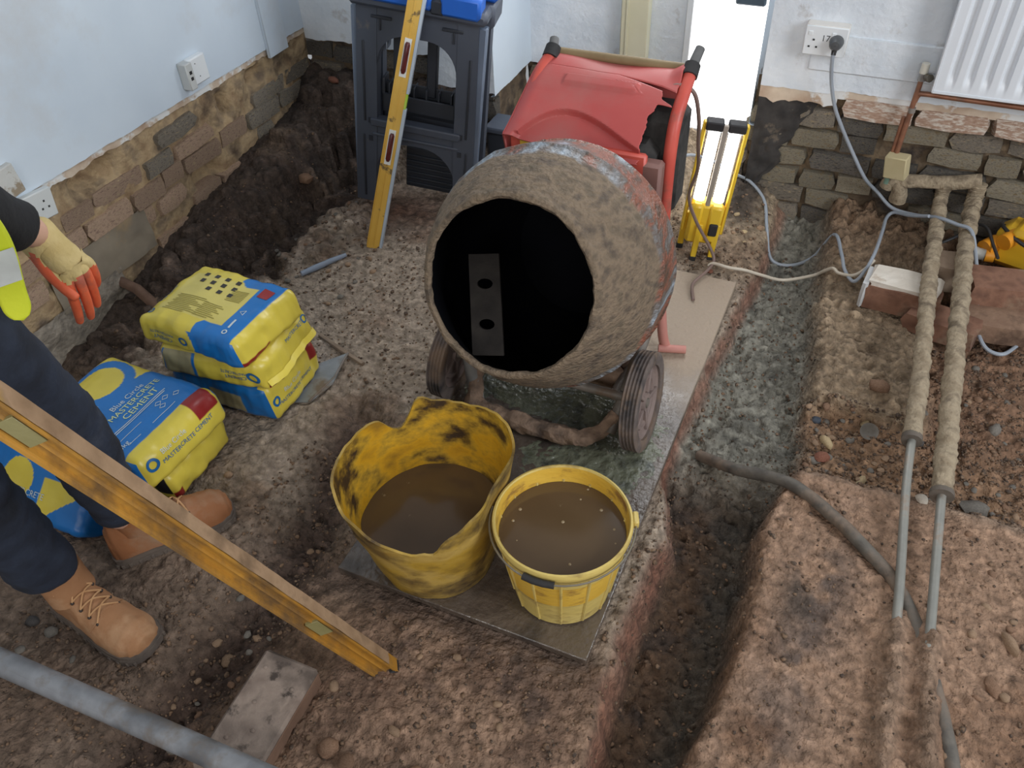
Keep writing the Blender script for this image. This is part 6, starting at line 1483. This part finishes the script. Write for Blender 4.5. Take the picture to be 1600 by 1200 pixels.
for a_ in [(.195, 1.812, .034, .022, 'cream', 'pale yellow flat stone touching the hollow grey stone'), (.071, 1.796, .034, .03, 'blue', 'blue-black stone at the right edge of the wet concrete trench'),
           (.106, 1.645, .036, .042, 'red', 'rust-red stone near the right rim of the trench'), (.109, 1.705, .052, .026, 'cream', 'cream and ochre stone just beyond the rust-red one'),
           (.518, 1.919, .05, .03, 'grey', 'oval grey stone right of the pipes, near the right edge'), (.475, 1.615, .075, .05, 'grey', 'largest rough grey stone at the edge of the right-hand slab'),
           (.209, 1.601, .048, .022, 'cream', 'flat cream stone on the gravel just left of the pipes'), (.345, 1.548, .032, .026, 'white', 'small white stone between the ends of the two lagged pipes'),
           (.330, 1.79, .036, .026, 'dark', 'dark brown stone between the two lagged pipes'), (.539, 1.208, .056, .022, 'tan', 'long finger-shaped tan stone on the right-hand slab'),
           (.509, 1.097, .045, .028, 'brown', 'brown wedge stone below the finger-shaped one at the right edge'), (.530, 1.082, .022, .022, 'tan', 'small tan stone touching the brown wedge stone at the right edge'),
           (-1.306, .989, .024, .022, 'tan', 'round tan pebble on bare earth in front of the left-hand bag stack'), (-1.391, .463, .032, .027, 'grey', 'round grey stone by the heel of the nearer boot'),
           (-1.452, .466, .034, .026, 'dark', 'dark grey stone at the left edge beside the nearer boot'), (-.665, .477, .045, .04, 'brown', 'rounded brown stone at the bottom edge below the end of the level'),
           (-.615, .465, .036, .034, 'brown', 'smaller brown stone touching the rounded one at the bottom edge'), (-.358, 2.318, .022, .018, 'red', 'dark red pebble beside the bend of the brown flex'),
           (-1.985, 2.66, .055, .03, 'red', 'orange-red brick chip on dark earth in the far corner'), (-1.93, 2.30, .07, .05, 'brown', 'brown lump half buried in the dark bank in the far corner'),
           (-1.02, .584, .036, .03, 'tan', 'largest tan clod in the gully by the toe of the nearer boot'), (-1.055, .600, .024, .02, 'tan', 'small tan clod nearest the toe of the nearer boot')]:
    stone(*a_)
rnd = random.Random(99)
USED = set()
GR = [((.04, .26, 1.56, 1.84), 44, 'left of pipes', 'gravel stones left of the pipes', ('tan', 'brown', 'tan', 'grey'), ('by slab edge', 'midway', 'below broken slab'), ('near trench', 'towards pipes')),
      ((.40, .60, 1.58, 2.2), 36, 'right of pipes', 'gravel stones right of the pipes', ('tan', 'brown', 'grey'), ('by the slab edge', 'midway', 'towards the bricks'), ('close to the pipes', 'at the right edge')),
      ((.30, .37, 1.56, 2.1), 9, 'between the pipes', 'gravel stones between the pipes', ('tan', 'grey'), ('lower down', 'midway', 'higher up'), ('beside left one', 'beside right one')),
      ((.43, .56, .75, 1.5), 9, 'on right slab', 'pebbles on the right slab', ('tan', 'brown'), ('at the bottom', 'midway', 'near its far edge'), ('near the pipes', 'at the right edge')),
      ((-1.12, -.94, .36, .9), 22, 'beside nearer boot', 'clods in the gully', ('brown', 'tan', 'grey'), ('near scaffold pole', 'at boot height', 'under slanting level'), ('on its boot side', 'on its block side')),
      ((-1.46, -1.22, .22, .44), 10, 'by scaffold pole', 'stones by the scaffold pole', ('brown', 'tan', 'grey'), ('below the pole', 'at the pole', 'above the pole'), ('at the left edge', 'to the right')),
      ((-1.85, -1.62, 1.85, 2.30), 18, 'left of workbench', 'stones left of the workbench', ('grey', 'brown'), ('nearer bags', 'midway', 'by its foot'), ('on the wall side', 'on the open side')),
      ((-1.72, -1.40, 1.55, 2.05), 18, 'behind cement bags', 'stones behind the bags', ('grey', 'tan'), ('close behind the bags', 'midway', 'near the plastic strip'), ('on the wall side', 'on the mixer side')),
      ((-.52, -.25, 2.42, 2.7), 16, 'around work light', 'stones around the work light', ('tan', 'grey', 'cream'), ('in front of it', 'beside it', 'behind it'), ('on the mixer side', 'on the trench side')),
      ((-.74, -.30, .45, .78), 12, 'below the buckets', 'stones on the near slab', ('brown', 'tan'), ('at the bottom edge', 'midway', 'by the board'), ('near level end', 'near trench'))]
for (x0, x1, y0, y1), n, where, grp, ks, rows, sides in GR:
    for _ in range(n * 2):
        if sum(1 for t_ in USED if t_[0] == grp) >= n: break
        q = rnd.uniform(.009, .021) * (1.2 if rnd.random() < .2 else 1); u = rnd.uniform(x0, x1); v = rnd.uniform(y0, y1); k = rnd.choice(ks); el_ = rnd.uniform(1, 1.6)
        sz = 'tiny' if q < .012 else 'small' if q < .0165 else 'larger'; sh_ = ' roundish' if el_ < 1.25 else ' long'
        lb_ = '%s%s %s stone %s %s %s' % (sz, sh_, k, where, rows[min(2, int(3 * (v - y0) / (y1 - y0)))], sides[min(1, int(2 * (u - x0) / (x1 - x0)))])
        if (grp, lb_) in USED: continue
        USED.add((grp, lb_)); stone(u, v, q * el_, q, k, lb_, grp, sink=.5)
# fine gravel nobody could count
ico = bmesh.new(); bmesh.ops.create_icosphere(ico, subdivisions=1, radius=.5); iv = np.array([v.co[:] for v in ico.verts]); itri = np.array([[v.index for v in f.verts] for f in ico.faces]); ico.free()
def gravel(name, n, area_w, label, seed):
    rg = np.random.default_rng(seed); V_ = []; F_ = []; k = 0
    while k < n:
        x0, x1, y0, y1, _ = area_w[rg.choice(len(area_w), p=np.array([a[4] for a in area_w]) / sum(a[4] for a in area_w))]
        u = rg.uniform(x0, x1); v = rg.uniform(y0, y1)
        if in_board(u, v, .01): continue
        s_ = rg.uniform(.003, .008) * (1 + (rg.random() < .15) * .9); a = rg.uniform(0, 6.28); c, sn = math.cos(a), math.sin(a)
        p = iv * (1 + rg.uniform(-.25, .25, iv.shape)) * s_ * np.array([1.3, 1, .75]); p = np.stack([p[:, 0] * c - p[:, 1] * sn, p[:, 0] * sn + p[:, 1] * c, p[:, 2]], 1)
        V_.append(p + [u, v, gz(u, v) + s_ * .12]); F_.append(itri + k * len(iv)); k += 1
    V_ = np.concatenate(V_); F_ = np.concatenate(F_); me = bpy.data.meshes.new(name); me.from_pydata(V_.tolist(), [], F_.tolist()); me.polygons.foreach_set('use_smooth', [True] * len(F_)); me.update()
    o = mesh_obj(name, me, mat('fine_gravel', [W(84, 68, 54), W(128, 102, 80), W(62, 52, 46), W(138, 114, 92)], scale=55, rough=.9, bump=.2)); T(o, label, 'gravel', kind='stuff'); return o
gravel('fine_gravel', 9000, [(.03, .62, 1.55, 1.85, 4), (.32, .62, 1.8, 2.3, 2), (-.22, .02, .3, 1.4, 1.0), (-.22, .03, 1.5, 2.6, 1.0), (-1.2, -.9, .3, 1.2, 2), (-1.5, -1.0, .2, .6, 1), (-.75, -.2, .3, .8, 1.6), (-1.6, -.9, 1.4, 2.2, 2.5), (-2.05, -1.6, 1.3, 2.6, 1.5), (.02, .6, .5, 1.5, 1.2), (-.55, -.22, 2.3, 2.7, 1), (-.26, -.2, .9, 2.3, .8)], 'fine gravel and crumbs of earth scattered over the dug ground', 4)
